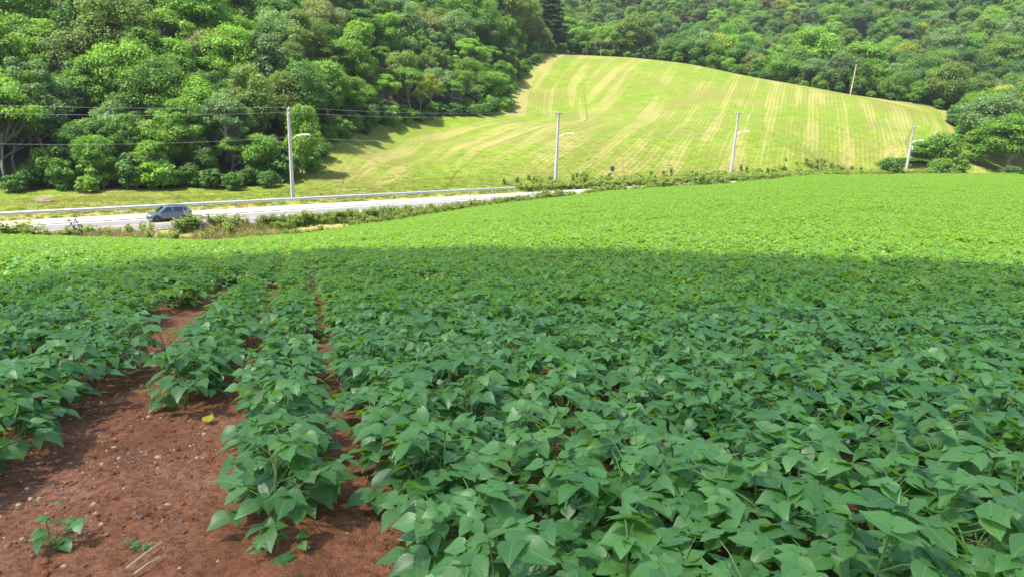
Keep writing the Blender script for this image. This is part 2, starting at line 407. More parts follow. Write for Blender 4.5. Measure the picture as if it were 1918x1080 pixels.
# rows of beans: direction and across-row coordinate
RD = np.array([-0.297, 0.955]); RQ = np.array([0.955, 0.297])
def build_ground():
    az = np.radians(np.concatenate([np.arange(-110, -48, 3.0), np.arange(-48, 48, 0.3), np.arange(48, 111, 3.0)]))
    rr = np.geomspace(0.35, 760, 560)
    A, Rr = np.meshgrid(az, rr); X = (Rr * np.sin(A)).ravel(); Y = (Rr * np.cos(A)).ravel()
    Z = ground(X, Y)
    q = X * RQ[0] + Y * RQ[1]
    near = np.hypot(X, Y) < 14
    zn = np.zeros(near.sum())
    for i, (a, b) in enumerate(zip(X[near], Y[near])):
        zn[i] = 0.030 * mnoise.noise((a * 2.3, b * 2.3, 3.1)) + 0.018 * mnoise.noise((a * 8, b * 8, 1.7)) + 0.011 * mnoise.noise((a * 22, b * 22, 9.0)) + 0.006 * mnoise.noise((a * 47, b * 47, 2.0))
    fade = sstep(14, 8, np.hypot(X[near], Y[near]))
    path = np.exp(-((q[near] + 1.45) / 0.42) ** 2)
    zn += -0.05 * path + 0.03 * np.exp(-((q[near] + 0.15) / 0.2) ** 2) * (q[near] > -0.6)
    Z[near] += zn * fade
    nr, na = Rr.shape
    I = np.arange(nr * na).reshape(nr, na)
    F = np.stack([I[:-1, :-1], I[:-1, 1:], I[1:, 1:], I[1:, :-1]], -1).reshape(-1, 4)[:, ::-1]
    cx, cy = X[F].mean(1), Y[F].mean(1); t, m = tm(cx, cy)
    zone = np.where(m < m_edge(t) + 0.8, 0, np.where(m < 86.6, 1, np.where(inside(cx, cy, MOWN), 2, 3)))
    V = np.c_[X, Y, Z]
    for k, (name, mat) in enumerate((('field_ground', 'soil'), ('roadside_ground', 'verge'), ('mown_hillside_ground', 'hay'), ('forest_ground', 'floor'))):
        f = F[zone == k]; used, inv = np.unique(f, return_inverse=True); f = inv.reshape(f.shape); v = V[used]
        attrs = None
        if k == 2:
            a21 = rad(21); eL = pdist(v[:, 0], v[:, 1], LE); eC = pdist(v[:, 0], v[:, 1], CE)
            edge = np.minimum(eL, eC)
            hm = np.maximum(24.0 - eL, 11.0 - eC)
            attrs = {'phi': v[:, 0] * math.cos(a21) - v[:, 1] * math.sin(a21), 'along': v[:, 0] * math.sin(a21) + v[:, 1] * math.cos(a21),
                     'edge': edge, 'hm': hm, 'dryd': eL + 14 * (1 - sstep(104, 122, v[:, 1]))}
        o = link(name, mesh_np(name, v, f, M[mat], True, attrs)); o['kind'] = 'structure'
build_ground()

# ------------------------------------------------------------------ road, shoulder, markings
def strip(name, m0, m1, z0, z1, mat, t0=-75, t1=230, step=2.0, thick=0.0):
    ts = np.arange(t0, t1 + 0.01, step); a = np.array([xy(t, m0) for t in ts]); b = np.array([xy(t, m1) for t in ts])
    n = len(ts); V = np.vstack([np.c_[a, np.full(n, z0)], np.c_[b, np.full(n, z1)]])
    F = [(i, i + 1, n + i + 1, n + i) for i in range(n - 1)]
    if thick:
        V = np.vstack([V, np.c_[a, np.full(n, z0 - thick)], np.c_[b, np.full(n, z1 - thick)]])
        F += [(2 * n + i, 2 * n + i + 1, i + 1, i) for i in range(n - 1)] + [(n + i, n + i + 1, 3 * n + i + 1, 3 * n + i) for i in range(n - 1)]
        F += [(0, n, 3 * n, 2 * n), (n - 1, 3 * n - 1, 4 * n - 1, 2 * n - 1)]
    return tag(link(name, mesh_np(name, V, F, mat)), kind='structure')
strip('road', 74.2, 81.7, ROAD_Z, ROAD_Z, M['asphalt'])
strip('shoulder_pavement', 81.75, 85.0, ROAD_Z + 0.06, ROAD_Z + 0.10, M['concrete'], thick=0.15)
strip('edge_line_marking', 81.25, 81.45, ROAD_Z + 0.004, ROAD_Z + 0.004, M['white_paint'])
strip('centre_line_marking', 77.8, 78.0, ROAD_Z + 0.004, ROAD_Z + 0.004, M['yellow_paint'])
strip('near_edge_line_marking', 74.6, 74.78, ROAD_Z + 0.004, ROAD_Z + 0.004, M['white_paint'])

# ------------------------------------------------------------------ the cloud whose shadow lies over the near field (high overhead, out of frame)
def build_cloud():
    t = NT('cloud'); t.n.remove(t.p)
    d = t.node('ShaderNodeBsdfDiffuse'); d.inputs[0].default_value = (0.9, 0.9, 0.9, 1)
    tl = t.node('ShaderNodeBsdfTranslucent'); tl.inputs[0].default_value = (0.9, 0.9, 0.9, 1)
    tp = t.node('ShaderNodeBsdfTransparent'); tp.inputs[0].default_value = (1, 1, 1, 1)
    m1 = t.node('ShaderNodeMixShader'); m1.inputs[0].default_value = 0.5; t.l.new(d.outputs[0], m1.inputs[1]); t.l.new(tl.outputs[0], m1.inputs[2])
    m2 = t.node('ShaderNodeMixShader'); m2.inputs[0].default_value = 0.49; t.l.new(m1.outputs[0], m2.inputs[1]); t.l.new(tp.outputs[0], m2.inputs[2])
    t.l.new(m2.outputs[0], t.out.inputs[0])
    H = 160.0
    edge = [(-900, 560), (-300, 540), (0, 513), (100, 495), (250, 481), (430, 471), (550, 464), (700, 460), (1000, 460), (1200, 465), (1500, 473), (1700, 481), (1918, 493), (2300, 520)]
    rim = []
    for px, py in edge:
        v = at(px, py, 1.0); tt = np.linspace(1, 120, 6000); P = v[None] * tt[:, None]
        i = int(np.argmax(P[:, 2] < ground(P[:, 0], P[:, 1]) + 0.42)); p = P[i]
        rim.append(p + SUN * ((H - p[2]) / SUN[2]))
    rim = np.array(rim)[:, :2]
    c = rim.mean(0)
    # the rest of the outline, behind: a lumpy arc
    a0 = math.atan2(*(rim[-1] - c)[::-1]); a1 = math.atan2(*(rim[0] - c)[::-1])
    r0 = np.hypot(*(rim[-1] - c)); r1 = np.hypot(*(rim[0] - c))
    if a1 > a0: a1 -= 2 * math.pi
    back = []
    for i in range(1, 30):
        k = i / 30; a = a0 + (a1 - a0) * k
        r = (r0 * (1 - k) + r1 * k) + 45 * math.sin(math.pi * k) * (1 + 0.25 * math.sin(7 * k + 1))
        back.append(c + r * np.array([math.cos(a), math.sin(a)]))
    out = np.vstack([rim, back]); cc = out.mean(0); n = len(out)
    V = []; rings = 14
    for j in range(rings + 1):
        k = j / rings
        for p in out:
            w = p + (cc - p) * k
            top = H + 5 * k * (0.75 + 0.5 * mnoise.noise((w[0] * 0.03, w[1] * 0.03, 2)))
            V.append((w[0], w[1], top))
    for j in range(1, rings + 1):
        k = j / rings
        for p in out:
            w = p + (cc - p) * k; V.append((w[0], w[1], H - 3 * k))
    F = []
    for j in range(rings):
        for i in range(n):
            i2 = (i + 1) % n
            F.append((j * n + i, j * n + i2, (j + 1) * n + i2, (j + 1) * n + i))
            lo = lambda q, a: a if q == 0 else (rings + q) * n + a
            F.append((lo(j, i2), lo(j, i), lo(j + 1, i), lo(j + 1, i2)))
    tag(link('cloud', mesh_np('cloud', V, F, t.m, True)), kind='structure')
build_cloud()

# ------------------------------------------------------------------ scattering for uncountable masses (geometry nodes)
def scatter(name, pts, rotz, scale, idx, templates, label=None, cat=None, tilt=None):
    """one 'stuff' object: instances of template meshes on points"""
    n = len(pts); me = mesh_np(name, np.asarray(pts), np.zeros((0, 3), int))
    rot = np.zeros((n, 3), np.float32); rot[:, 2] = rotz
    if tilt is not None: rot[:, 0] = tilt[:, 0]; rot[:, 1] = tilt[:, 1]
    a = me.attributes.new('rot', 'FLOAT_VECTOR', 'POINT'); a.data.foreach_set('vector', rot.ravel())
    a = me.attributes.new('scl', 'FLOAT', 'POINT'); a.data.foreach_set('value', np.asarray(scale, np.float32))
    a = me.attributes.new('idx', 'INT', 'POINT'); a.data.foreach_set('value', np.asarray(idx, np.int32))
    col = bpy.data.collections.new(name + '_sources')
    for i, t in enumerate(templates): t.name = '%s_source_%02d' % (name, i); col.objects.link(t)
    g = bpy.data.node_groups.new(name + '_scatter', 'GeometryNodeTree')
    g.interface.new_socket('Geometry', in_out='INPUT', socket_type='NodeSocketGeometry')
    g.interface.new_socket('Geometry', in_out='OUTPUT', socket_type='NodeSocketGeometry')
    N = g.nodes; L = g.links
    gi = N.new('NodeGroupInput'); go = N.new('NodeGroupOutput'); iop = N.new('GeometryNodeInstanceOnPoints')
    ci = N.new('GeometryNodeCollectionInfo'); ci.inputs['Collection'].default_value = col
    ci.inputs['Separate Children'].default_value = True; ci.inputs['Reset Children'].default_value = True
    def na(nm, ty):
        q = N.new('GeometryNodeInputNamedAttribute'); q.data_type = ty; q.inputs['Name'].default_value = nm
        return [o for o in q.outputs if o.enabled and o.name == 'Attribute'][0]
    e2r = N.new('FunctionNodeEulerToRotation'); L.new(na('rot', 'FLOAT_VECTOR'), e2r.inputs[0])
    L.new(gi.outputs[0], iop.inputs['Points']); L.new(ci.outputs[0], iop.inputs['Instance'])
    iop.inputs['Pick Instance'].default_value = True
    L.new(na('idx', 'INT'), iop.inputs['Instance Index']); L.new(e2r.outputs[0], iop.inputs['Rotation']); L.new(na('scl', 'FLOAT'), iop.inputs['Scale'])
    L.new(iop.outputs[0], go.inputs[0])
    o = link(name, me); md = o.modifiers.new('scatter', 'NODES'); md.node_group = g
    tag(o, label, cat, kind='stuff')
    return o
def loose(name, me, color=None):
    o = bpy.data.objects.new(name, me)
    if color is not None: o.color = (*color, 1)
    return o

# ------------------------------------------------------------------ bean plants
def leaflet(nst, ncol, fold, droop, curl, width, seed, mat, name):
    """ovate pointed leaflet, 1 long, base at the origin, pointing +Y, folded along the midrib"""
    rg = random.Random(seed)
    ts = [0.0, 0.08, 0.24, 0.44, 0.66, 0.85, 1.0] if nst == 7 else [0.0, 0.20, 0.48, 0.78, 1.0] if nst == 5 else [0.0, 0.42, 1.0]
    V = []; UVs = []
    for t in ts:
        hw = 0.5 * width * np.interp(t, [0, 0.08, 0.22, 0.34, 0.5, 0.68, 0.86, 1], [0.4, 0.78, 1.0, 0.98, 0.80, 0.50, 0.19, 0])
        if t == 0: hw = 0.2 * width
        if t == 1: hw = 0.0
        for c in range(ncol):
            k = c / (ncol - 1) * 2 - 1
            yb = t - (0.10 * abs(k) if t < 0.1 else 0)
            z = fold * abs(k) * hw - droop * t * t - curl * (k * k) * hw * (0.6 + t) + 0.025 * math.sin(9 * t + 3 * k + seed) * abs(k)
            V.append((k * hw + 0.02 * rg.uniform(-1, 1) * (t not in (0, 1)), yb, z)); UVs.append((0.5 + 0.5 * k * hw / (0.5 * width), t))
    F = []
    for i in range(len(ts) - 1):
        for c in range(ncol - 1):
            a = i * ncol + c
            if i == len(ts) - 2: F.append((a, a + 1, (i + 1) * ncol))
            else: F.append((a, a + 1, a + ncol + 1, a + ncol))
    used = sorted({i for f in F for i in f}); mp = {u: i for i, u in enumerate(used)}
    F = [tuple(mp[i] for i in f) for f in F]; V = [V[u] for u in used]; UVs = [UVs[u] for u in used]
    return V, F, UVs
LEAF_HI = []; LEAF_MID = []; LEAF_LOW = []
for k in range(8):
    rg = random.Random(40 + k)
    a = dict(fold=rg.uniform(0.12, 0.5), droop=rg.uniform(0.08, 0.34), curl=rg.uniform(0.0, 0.35), width=rg.uniform(0.78, 0.94))
    LEAF_HI.append(leaflet(7, 5, seed=k, mat=None, name='', **a))
    LEAF_MID.append(leaflet(5, 3, seed=k, mat=None, name='', **a))
    LEAF_LOW.append(leaflet(3, 3, seed=k, mat=None, name='', **a))
def leaf_mesh(name, items, mat, src, uv=True):
    """items: (variant, 4x4 matrix, var value) joined into one mesh"""
    V = []; F = []; U = []; A = []
    for k, mt, var in items:
        v, f, u = src[k]; b = len(V)
        V += [tuple(mt @ Vector(p)) for p in v]; F += [tuple(b + i for i in q) for q in f]; U += u; A += [var] * len(v)
    me = mesh_np(name, V, F, mat, True, {'var': A})
    if uv:
        l = me.uv_layers.new(name='UVMap'); li = np.zeros(len(me.loops), np.int32); me.loops.foreach_get('vertex_index', li)
        l.data.foreach_set('uv', np.asarray(U, np.float32)[li].ravel())
    return me
HI_MESH = []
for k in range(8):
    for v in (0.12, 0.38, 0.62, 0.88):
        HI_MESH.append(leaf_mesh('leaflet', [(k, Matrix.Identity(4), v)], M['bean_leaf'], LEAF_HI))
DRY_MESH = leaf_mesh('leaflet', [(5, Matrix.Identity(4), 0.5)], M['dry_leaf'], LEAF_HI)
YELLOW_MESH = leaf_mesh('leaflet', [(2, Matrix.Identity(4), 0.5)], M['yellow_leaf'], LEAF_HI)

def bean_design(seed, height=0.46, nleaf=12, spread=1.0):
    """stem and petioles (MB) plus the list of leaflets of one bush bean plant"""
    rg = random.Random(seed); mb = MB(); items = []
    axes = []
    for b in range(3):
        a = rg.uniform(0, 6.28); lean = rg.uniform(0.05, 0.22) * spread * (0.3 if b == 0 else 1)
        h = height * (1.0 if b == 0 else rg.uniform(0.62, 0.9))
        pts = [Vector((0, 0, -0.03)), Vector((lean * math.cos(a) * 0.35, lean * math.sin(a) * 0.35, h * 0.4)), Vector((lean * math.cos(a), lean * math.sin(a), h * 0.80))]
        mb.tube(pts, [0.006, 0.005, 0.0028], 5, False); axes.append(pts)
    for pts in axes:
        for j in range(3):
            a = rg.uniform(0, 6.28); sz_ = rg.uniform(0.055, 0.085)
            mt = Matrix.Translation(pts[2] + Vector((0, 0, -0.004))) @ Matrix.Rotation(a + j * 2.1, 4, 'Z') @ Matrix.Rotation(rg.uniform(-0.35, 0.45), 4, 'X') @ Matrix.Rotation(rg.uniform(-.4, .4), 4, 'Y') @ Matrix.Scale(sz_, 4)
            items.append((rg.randrange(8), mt, rg.uniform(0.7, 1.0)))
    ga = rg.uniform(0, 6.28)
    for i in range(nleaf):
        k = i / (nleaf - 1); pts = axes[i % 3]
        f = 0.22 + 0.78 * k
        p = pts[0].lerp(pts[1], f * 2) if f < 0.5 else pts[1].lerp(pts[2], f * 2 - 1)
        ga += 2.4 + rg.uniform(-0.4, 0.4)
        el = rg.uniform(0.2, 0.65) + 0.05 * k
        L = (0.17 - 0.07 * k) * rg.uniform(0.8, 1.25) * spread
        d = Vector((math.cos(ga) * math.cos(el), math.sin(ga) * math.cos(el), math.sin(el)))
        q = p + d * L + Vector((0, 0, -0.01))
        mb.tube([p, p.lerp(q, 0.5) + Vector((0, 0, 0.012)), q], [0.0026, 0.002, 0.0018], 4, False)
        size = (0.105 - 0.016 * k + rg.uniform(-0.026, 0.022)) * (0.7 if i == nleaf - 1 else 1)
        var = min(1, max(0, 0.25 + 0.35 * k + rg.uniform(-0.28, 0.34)))
        yaw = ga + rg.uniform(-0.4, 0.4)
        for j, (da, off, sc) in enumerate(((0, 0.035, 1.0), (1.25, 0.0, 0.9), (-1.25, 0.0, 0.9))):
            pit = rg.uniform(-0.6, 0.12) if j == 0 else rg.uniform(-0.45, 0.2)
            rol = rg.uniform(-0.45, 0.45)
            base = q + Vector((math.cos(yaw), math.sin(yaw), 0)) * off
            mt = Matrix.Translation(base) @ Matrix.Rotation(yaw + da - math.pi / 2, 4, 'Z') @ Matrix.Rotation(pit, 4, 'X') @ Matrix.Rotation(rol, 4, 'Y') @ Matrix.Scale(size * sc, 4)
            items.append((rg.randrange(8), mt, min(1, max(0, var + rg.uniform(-0.1, 0.1)))))
    return mb, items
DESIGN = [bean_design(100 + i, 0.43 + 0.02 * (i % 4), 18 + i % 3, 1.08) for i in range(8)]
STEM_MESH = [d[0].mesh('stem', M['bean_stem']) for d in DESIGN]
MID_MESH = [leaf_mesh('foliage', d[1], M['bean_leaf'], LEAF_MID) for d in DESIGN]

def bean_positions():
    rg = random.Random(7); out = []
    rows = [(-0.78, 4.4, 999, 'first row right of'), (-0.15, 2.32, 999, 'second row right of'), (0.50, 1.3, 3.7, 'third row right of'), (0.43, 3.7, 999, 'third row right of')]
    words = ['fourth', 'fifth', 'sixth', 'seventh', 'eighth', 'ninth', 'tenth', 'eleventh', 'twelfth', 'thirteenth', 'fourteenth', 'fifteenth', 'sixteenth', 'seventeenth', 'eighteenth']
    for k in range(265): rows.append((0.43 + 0.52 * (k + 1), -60, 999, (words[k] + ' row right of') if k < len(words) else 'far row right of'))
    rows += [(-1.58, 2.7, 6.6, 'first row left of'), (-1.98, 6.9, 9.4, 'first row left of'), (-1.64, 9.7, 999, 'first row left of'), (-1.22, 13.0, 999, 'row across')]
    lw = ['second', 'third', 'fourth', 'fifth', 'sixth', 'seventh', 'eighth', 'ninth', 'tenth']
    for k in range(170): rows.append((-2.27 - 0.53 * k, -60, 999, (lw[k] + ' row left of') if k < len(lw) else 'far row left of'))
    thin = {rows[i][0] for i in (23, 42, 43, 64, 65, 91, 119, 120, 151)}
    for q, r0, r1, nm in rows:
        r = r0 + rg.uniform(0, 0.1) if r0 > -50 else -60.0
        lim = min(r1, 190)
        # skip straight to where the row enters the picture
        if r0 < -50:
            rs = np.arange(-60, 190, 1.0); P = np.c_[q * RQ[0] + rs * RD[0], q * RQ[1] + rs * RD[1]]
            P = np.c_[P, field_z(P[:, 0], P[:, 1]) + 0.4]; px, py, d = to_px(P)
            ok = (d > 0.9) & (px > -260) & (px < 2180) & (py < 1500)
            if not ok.any(): continue
            r = rs[ok][0] - 1.0; lim = min(lim, rs[ok][-1] + 1.5)
        while r < lim:
            far = r > 24
            r += rg.uniform(*((0.17, 0.25) if q < 0.6 else (0.14, 0.215))) * (1.3 if far else 1.0)
            jq = rg.gauss(0, 0.035 if q < 0.6 else 0.075)
            x = (q + jq) * RQ[0] + r * RD[0]; y = (q + jq) * RQ[1] + r * RD[1]
            if nm.startswith('second row right') and 6.0 < r < 6.5: continue
            if rg.random() < 0.035 and r < 20: continue
            if r > 12 and q in thin and rg.random() < .75: continue
            out.append((x, y, nm, r))
    return out
BP = bean_positions()
bx = np.array([b[0] for b in BP]); by = np.array([b[1] for b in BP])
bt, bm = tm(bx, by); bz = ground(bx, by)
px, py, bd = to_px(np.c_[bx, by, bz + 0.35])
keep = (bm < m_edge(bt) + 0.35) & (bd > 0.75) & (px > -160) & (px < 2080) & (py < 1320) & (np.hypot(bx, by) > 1.0)
order = np.argsort(np.where(keep, bd, 1e9))[:int(keep.sum())]
inframe = [i for i in order if -40 < px[i] < 1958 and py[i] < 1180]
things = inframe[:300]; tset = set(things); NLEAFY = 62
rg = random.Random(5)
nleaf_total = 0; rowcount = {}
ORD = ['nearest', 'second', 'third', 'fourth', 'fifth', 'sixth', 'seventh', 'eighth', 'ninth', 'tenth', 'eleventh', 'twelfth', 'thirteenth', 'fourteenth', 'fifteenth', 'sixteenth', 'seventeenth', 'eighteenth', 'nineteenth', 'twentieth']
ORD += ['twenty-' + w for w in ['first'] + ORD[1:9]] + ['thirtieth'] + ['thirty-' + w for w in ['first'] + ORD[1:9]] + ['fortieth'] + ['forty-' + w for w in ['first'] + ORD[1:9]] + ['fiftieth'] + ['fifty-' + w for w in ['first'] + ORD[1:9]] + ['sixtieth'] + ['sixty-' + w for w in ['first'] + ORD[1:9]]
for n, i in enumerate(things):
    x, y, nm, r = BP[i]; k = rg.randrange(8); z = bz[i] - 0.01
    side = 'left' if 'left' in nm else 'right'
    o = empty('bean_plant', (x, y, z), rg.uniform(0, 6.28)); s_ = rg.uniform(0.88, 1.12) * (0.98 if nm[:5] in ('first', 'secon', 'third') and 'right' in nm else 1.0); o.scale = (s_, s_, s_ * rg.uniform(0.95, 1.08))
    o.rotation_euler.x = rg.uniform(-0.08, 0.08); o.rotation_euler.y = rg.uniform(-0.08, 0.08)
    where = nm + ' the bare dirt track'
    rk = rowcount.get(nm, 0); rowcount[nm] = rk + 1
    tag(o, '%s bean plant along the %s the dirt track' % (ORD[rk], nm), 'bean plant', 'bean plants in the ' + where)
    link('stem', STEM_MESH[k], o)
    if n < NLEAFY:
        for v, mt, var in DESIGN[k][1]:
            lf = link('leaflet', HI_MESH[v * 4 + min(3, int(var * 4))], o); lf.matrix_local = mt; nleaf_total += 1
    else:
        tag(link('foliage', MID_MESH[k], o), kind='stuff')
rest = np.array([i for i in order if i not in tset])
nearr = rest[bd[rest] < 22]; farr = rest[bd[rest] >= 22]
def joined(name, meshes):
    V = []; F = []; A = []; MI = []; U = []
    me = bpy.data.meshes.new(name)
    for mi, m in enumerate(meshes):
        b = len(V); V += [tuple(v.co) for v in m.vertices]; F += [tuple(b + i for i in p.vertices) for p in m.polygons]; MI += [mi] * len(m.polygons)
        a = m.attributes.get('var'); A += [d.value for d in a.data] if a else [0.5] * len(m.vertices)
    me.from_pydata(V, [], F); me.update()
    at_ = me.attributes.new('var', 'FLOAT', 'POINT'); at_.data.foreach_set('value', np.array(A, np.float32))
    me.polygons.foreach_set('material_index', np.array(MI, np.int32)); me.polygons.foreach_set('use_smooth', np.ones(len(F), bool))
    for m in meshes: me.materials.append(m.materials[0])
    return me
rn = np.random.default_rng(3)
near_t = [loose('b', joined('bean_near', [leaf_mesh('x', DESIGN[k][1], M[mm_], LEAF_MID, False), STEM_MESH[k]])) for mm_ in ('bean_leaf_mid', 'bean_leaf_sunlit_tone') for k in range(8)]
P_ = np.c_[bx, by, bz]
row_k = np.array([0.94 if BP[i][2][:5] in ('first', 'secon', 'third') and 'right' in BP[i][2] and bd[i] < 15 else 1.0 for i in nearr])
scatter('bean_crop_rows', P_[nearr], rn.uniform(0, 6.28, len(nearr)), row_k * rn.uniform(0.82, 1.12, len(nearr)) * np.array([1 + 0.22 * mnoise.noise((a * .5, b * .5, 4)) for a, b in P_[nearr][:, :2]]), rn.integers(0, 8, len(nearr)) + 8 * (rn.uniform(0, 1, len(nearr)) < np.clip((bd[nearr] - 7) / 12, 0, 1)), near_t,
        'dense green bean crop in shade behind the nearest plants', 'crop', rn.uniform(-0.08, 0.08, (len(nearr), 2)))
far_t = []
for k in range(8):
    far_t.append(loose('b', leaf_mesh('bean_far', DESIGN[k][1][:9] + DESIGN[k][1][18:], M['bean_leaf_sunlit_tone'], LEAF_LOW, False)))
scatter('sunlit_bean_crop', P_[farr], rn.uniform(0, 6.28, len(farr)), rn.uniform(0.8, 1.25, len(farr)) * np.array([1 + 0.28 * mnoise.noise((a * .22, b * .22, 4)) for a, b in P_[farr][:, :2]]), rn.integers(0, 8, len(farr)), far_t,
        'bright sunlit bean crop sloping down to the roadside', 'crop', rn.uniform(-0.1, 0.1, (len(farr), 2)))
print('beans', len(things), nleaf_total, len(nearr), len(farr))

# ------------------------------------------------------------------ trees
def quads_mesh(name, P, Nn, size, asp, var, mat, rng):
    """leaf-sized rhombic faces at P facing Nn"""
    n = len(P); up = rng.normal(size=(n, 3)); a = np.cross(Nn, up); a /= np.linalg.norm(a, axis=1)[:, None] + 1e-9; b = np.cross(Nn, a)
    h = size[:, None]; w = (size * asp)[:, None]
    bend = Nn * (size * 0.18)[:, None]
    V = np.stack([P - a * h, P - b * w + bend, P + a * h, P + b * w + bend], 1).reshape(-1, 3)
    F = np.arange(n * 4).reshape(n, 4)
    return mesh_np(name, V, F, mat, False, {'var': np.repeat(var, 4)})
def tree_design(seed, H, R, cb, npuff, nleaf, leaf, kind='round'):
    """returns (wood mesh builder, crown mesh): trunk, limbs and a crown of leaf clumps"""
    rng = np.random.default_rng(seed); mb = MB()
    lean = rng.normal(0, 0.05, 2) * H
    top = np.array([lean[0], lean[1], H * 0.72])
    tr = max(0.10, H * 0.016)
    path = [np.array([0, 0, -0.6])] + [np.array([lean[0] * k ** 1.5 + rng.normal(0, .12), lean[1] * k ** 1.5 + rng.normal(0, .12), H * 0.72 * k]) for k in (0.25, 0.5, 0.75, 1.0)]
    mb.tube(path, [tr * 1.35, tr, tr * 0.85, tr * 0.6, tr * 0.3], 7)
    cz = (H + cb) / 2; hz = (H - cb) / 2
    P = []; Nn = []; var = []; sz = []
    for i in range(npuff):
        if kind == 'umbrella':
            a = rng.uniform(0, 6.283); rr = R * math.sqrt(rng.uniform(0.0, 1.0)) * 0.92
            c = np.array([rr * math.cos(a), rr * math.sin(a), H - (H - cb) * (0.18 + 0.75 * (rr / R) ** 2 * rng.uniform(0.6, 1.1))])
            pr = R * rng.uniform(0.20, 0.32); sq = 0.55
        else:
            d = rng.normal(size=3); d /= np.linalg.norm(d)
            k = rng.uniform(0.45, 0.88)
            c = np.array([d[0] * R * k, d[1] * R * k, cz + d[2] * hz * k])
            if kind == 'loose': pr = R * rng.uniform(0.17, 0.30)
            elif kind == 'tall': pr = R * rng.uniform(0.24, 0.52)
            else: pr = R * rng.uniform(0.17, 0.50)
            sq = rng.uniform(0.6, 0.9)
        c[:2] += lean * (c[2] / H)
        # limb to the clump
        k0 = min(0.98, max(0.25, (c[2] - pr) / (H * 0.72) * rng.uniform(0.55, 0.85)))
        j = k0 * 4; i0 = int(min(3, j)); st = path[i0] * (1 - (j - i0)) + path[i0 + 1] * (j - i0)
        mid = (st + c) / 2 + np.array([0, 0, -0.08 * np.linalg.norm(c - st)])
        mb.tube([st, mid, c], [tr * 0.30, tr * 0.20, tr * 0.08], 5, False)
        m = int(nleaf / npuff * (pr / (R * 0.33)) ** 1.6)
        dd = rng.normal(size=(m, 3)); dd[:, 2] = np.abs(dd[:, 2]) * rng.choice([1, 1, 1, -0.7], m); dd /= np.linalg.norm(dd, axis=1)[:, None]
        # sub clumps give the surface its bumps
        lob = rng.normal(size=(9, 3)); lob /= np.linalg.norm(lob, axis=1)[:, None]
        prox = (dd @ lob.T).max(1)
        rad_ = pr * (0.70 + 0.32 * np.clip((prox - 0.45) / 0.5, 0, 1)) * np.clip(rng.normal(0.96, 0.17, m), 0.5, 1.5)
        p = c + dd * rad_[:, None] * np.array([1, 1, sq])
        nn = dd * 0.8 + rng.normal(0, 0.45, (m, 3)) + np.array([0, 0, 0.35]); nn /= np.linalg.norm(nn, axis=1)[:, None]
        P.append(p); Nn.append(nn); sz.append(leaf * rng.uniform(0.6, 1.3, m)); pv = rng.uniform(-0.16, 0.16)
        var.append(np.clip(0.45 + pv + rng.normal(0, 0.2, m), 0, 1))
    return mb, (np.vstack(P), np.vstack(Nn), np.concatenate(sz), np.concatenate(var), rng)
TREES = []   # (wood mesh, crown mesh, height, radius, kind)
def add_tree(seed, H, R, cb, npuff, nleaf, leaf, kind, bark):
    mb, (P, Nn, sz, var, rng) = tree_design(seed, H, R, cb, npuff, nleaf, leaf, kind)
    TREES.append((mb.mesh('trunk', M[bark], True), quads_mesh('crown', P, Nn, sz, 0.62, var, M['tree_leaf'], rng), H, R, kind))
add_tree(1, 11, 4.1, 1.6, 34, 13175, 0.200, 'round', 'bark')
add_tree(2, 12, 4.4, 2.4, 38, 14725, 0.200, 'round', 'bark_grey')
add_tree(3, 10, 4.3, 1.2, 34, 13175, 0.208, 'round', 'bark')
add_tree(4, 14, 3.5, 3.0, 34, 13175, 0.200, 'tall', 'bark_grey')
add_tree(5, 13, 3.2, 2.4, 32, 12400, 0.200, 'tall', 'bark')
add_tree(6, 12, 4.8, 5.4, 46, 13950, 0.200, 'umbrella', 'bark_grey')
add_tree(7, 13, 4.0, 4.0, 46, 11625, 0.192, 'loose', 'bark_pale')
add_tree(8, 11, 3.7, 3.0, 44, 10850, 0.192, 'loose', 'bark_pale')
add_tree(9, 9, 3.8, 0.6, 32, 12400, 0.208, 'round', 'bark')
add_tree(10, 15, 4.8, 3.6, 46, 17050, 0.200, 'round', 'bark_grey')
SHRUBS = []
for k, (H, R, kd) in enumerate(((4.0, 2.2, 'round'), (3.2, 2.4, 'round'), (5.0, 2.0, 'tall'), (2.6, 1.8, 'round'))):
    mb, (P, Nn, sz, var, rng) = tree_design(30 + k, H, R, 0.1, 20, 2600, 0.20, kd)
    SHRUBS.append((mb.mesh('stem', M['bark'], True), quads_mesh('foliage', P, Nn, sz, 0.6, var, M['tree_leaf'], rng), H, R, kd))
HUES = {'mid green': (0.112, 0.225, 0.026), 'bright green': (0.150, 0.272, 0.030), 'dark green': (0.076, 0.165, 0.032), 'olive green': (0.140, 0.205, 0.044),
        'grey green': (0.130, 0.220, 0.078), 'brownish green': (0.165, 0.190, 0.066), 'yellowish': (0.26, 0.30, 0.032)}
HUE_P = [('mid green', .31), ('bright green', .22), ('dark green', .16), ('olive green', .13), ('grey green', .14), ('brownish green', .03), ('yellowish', .01)]

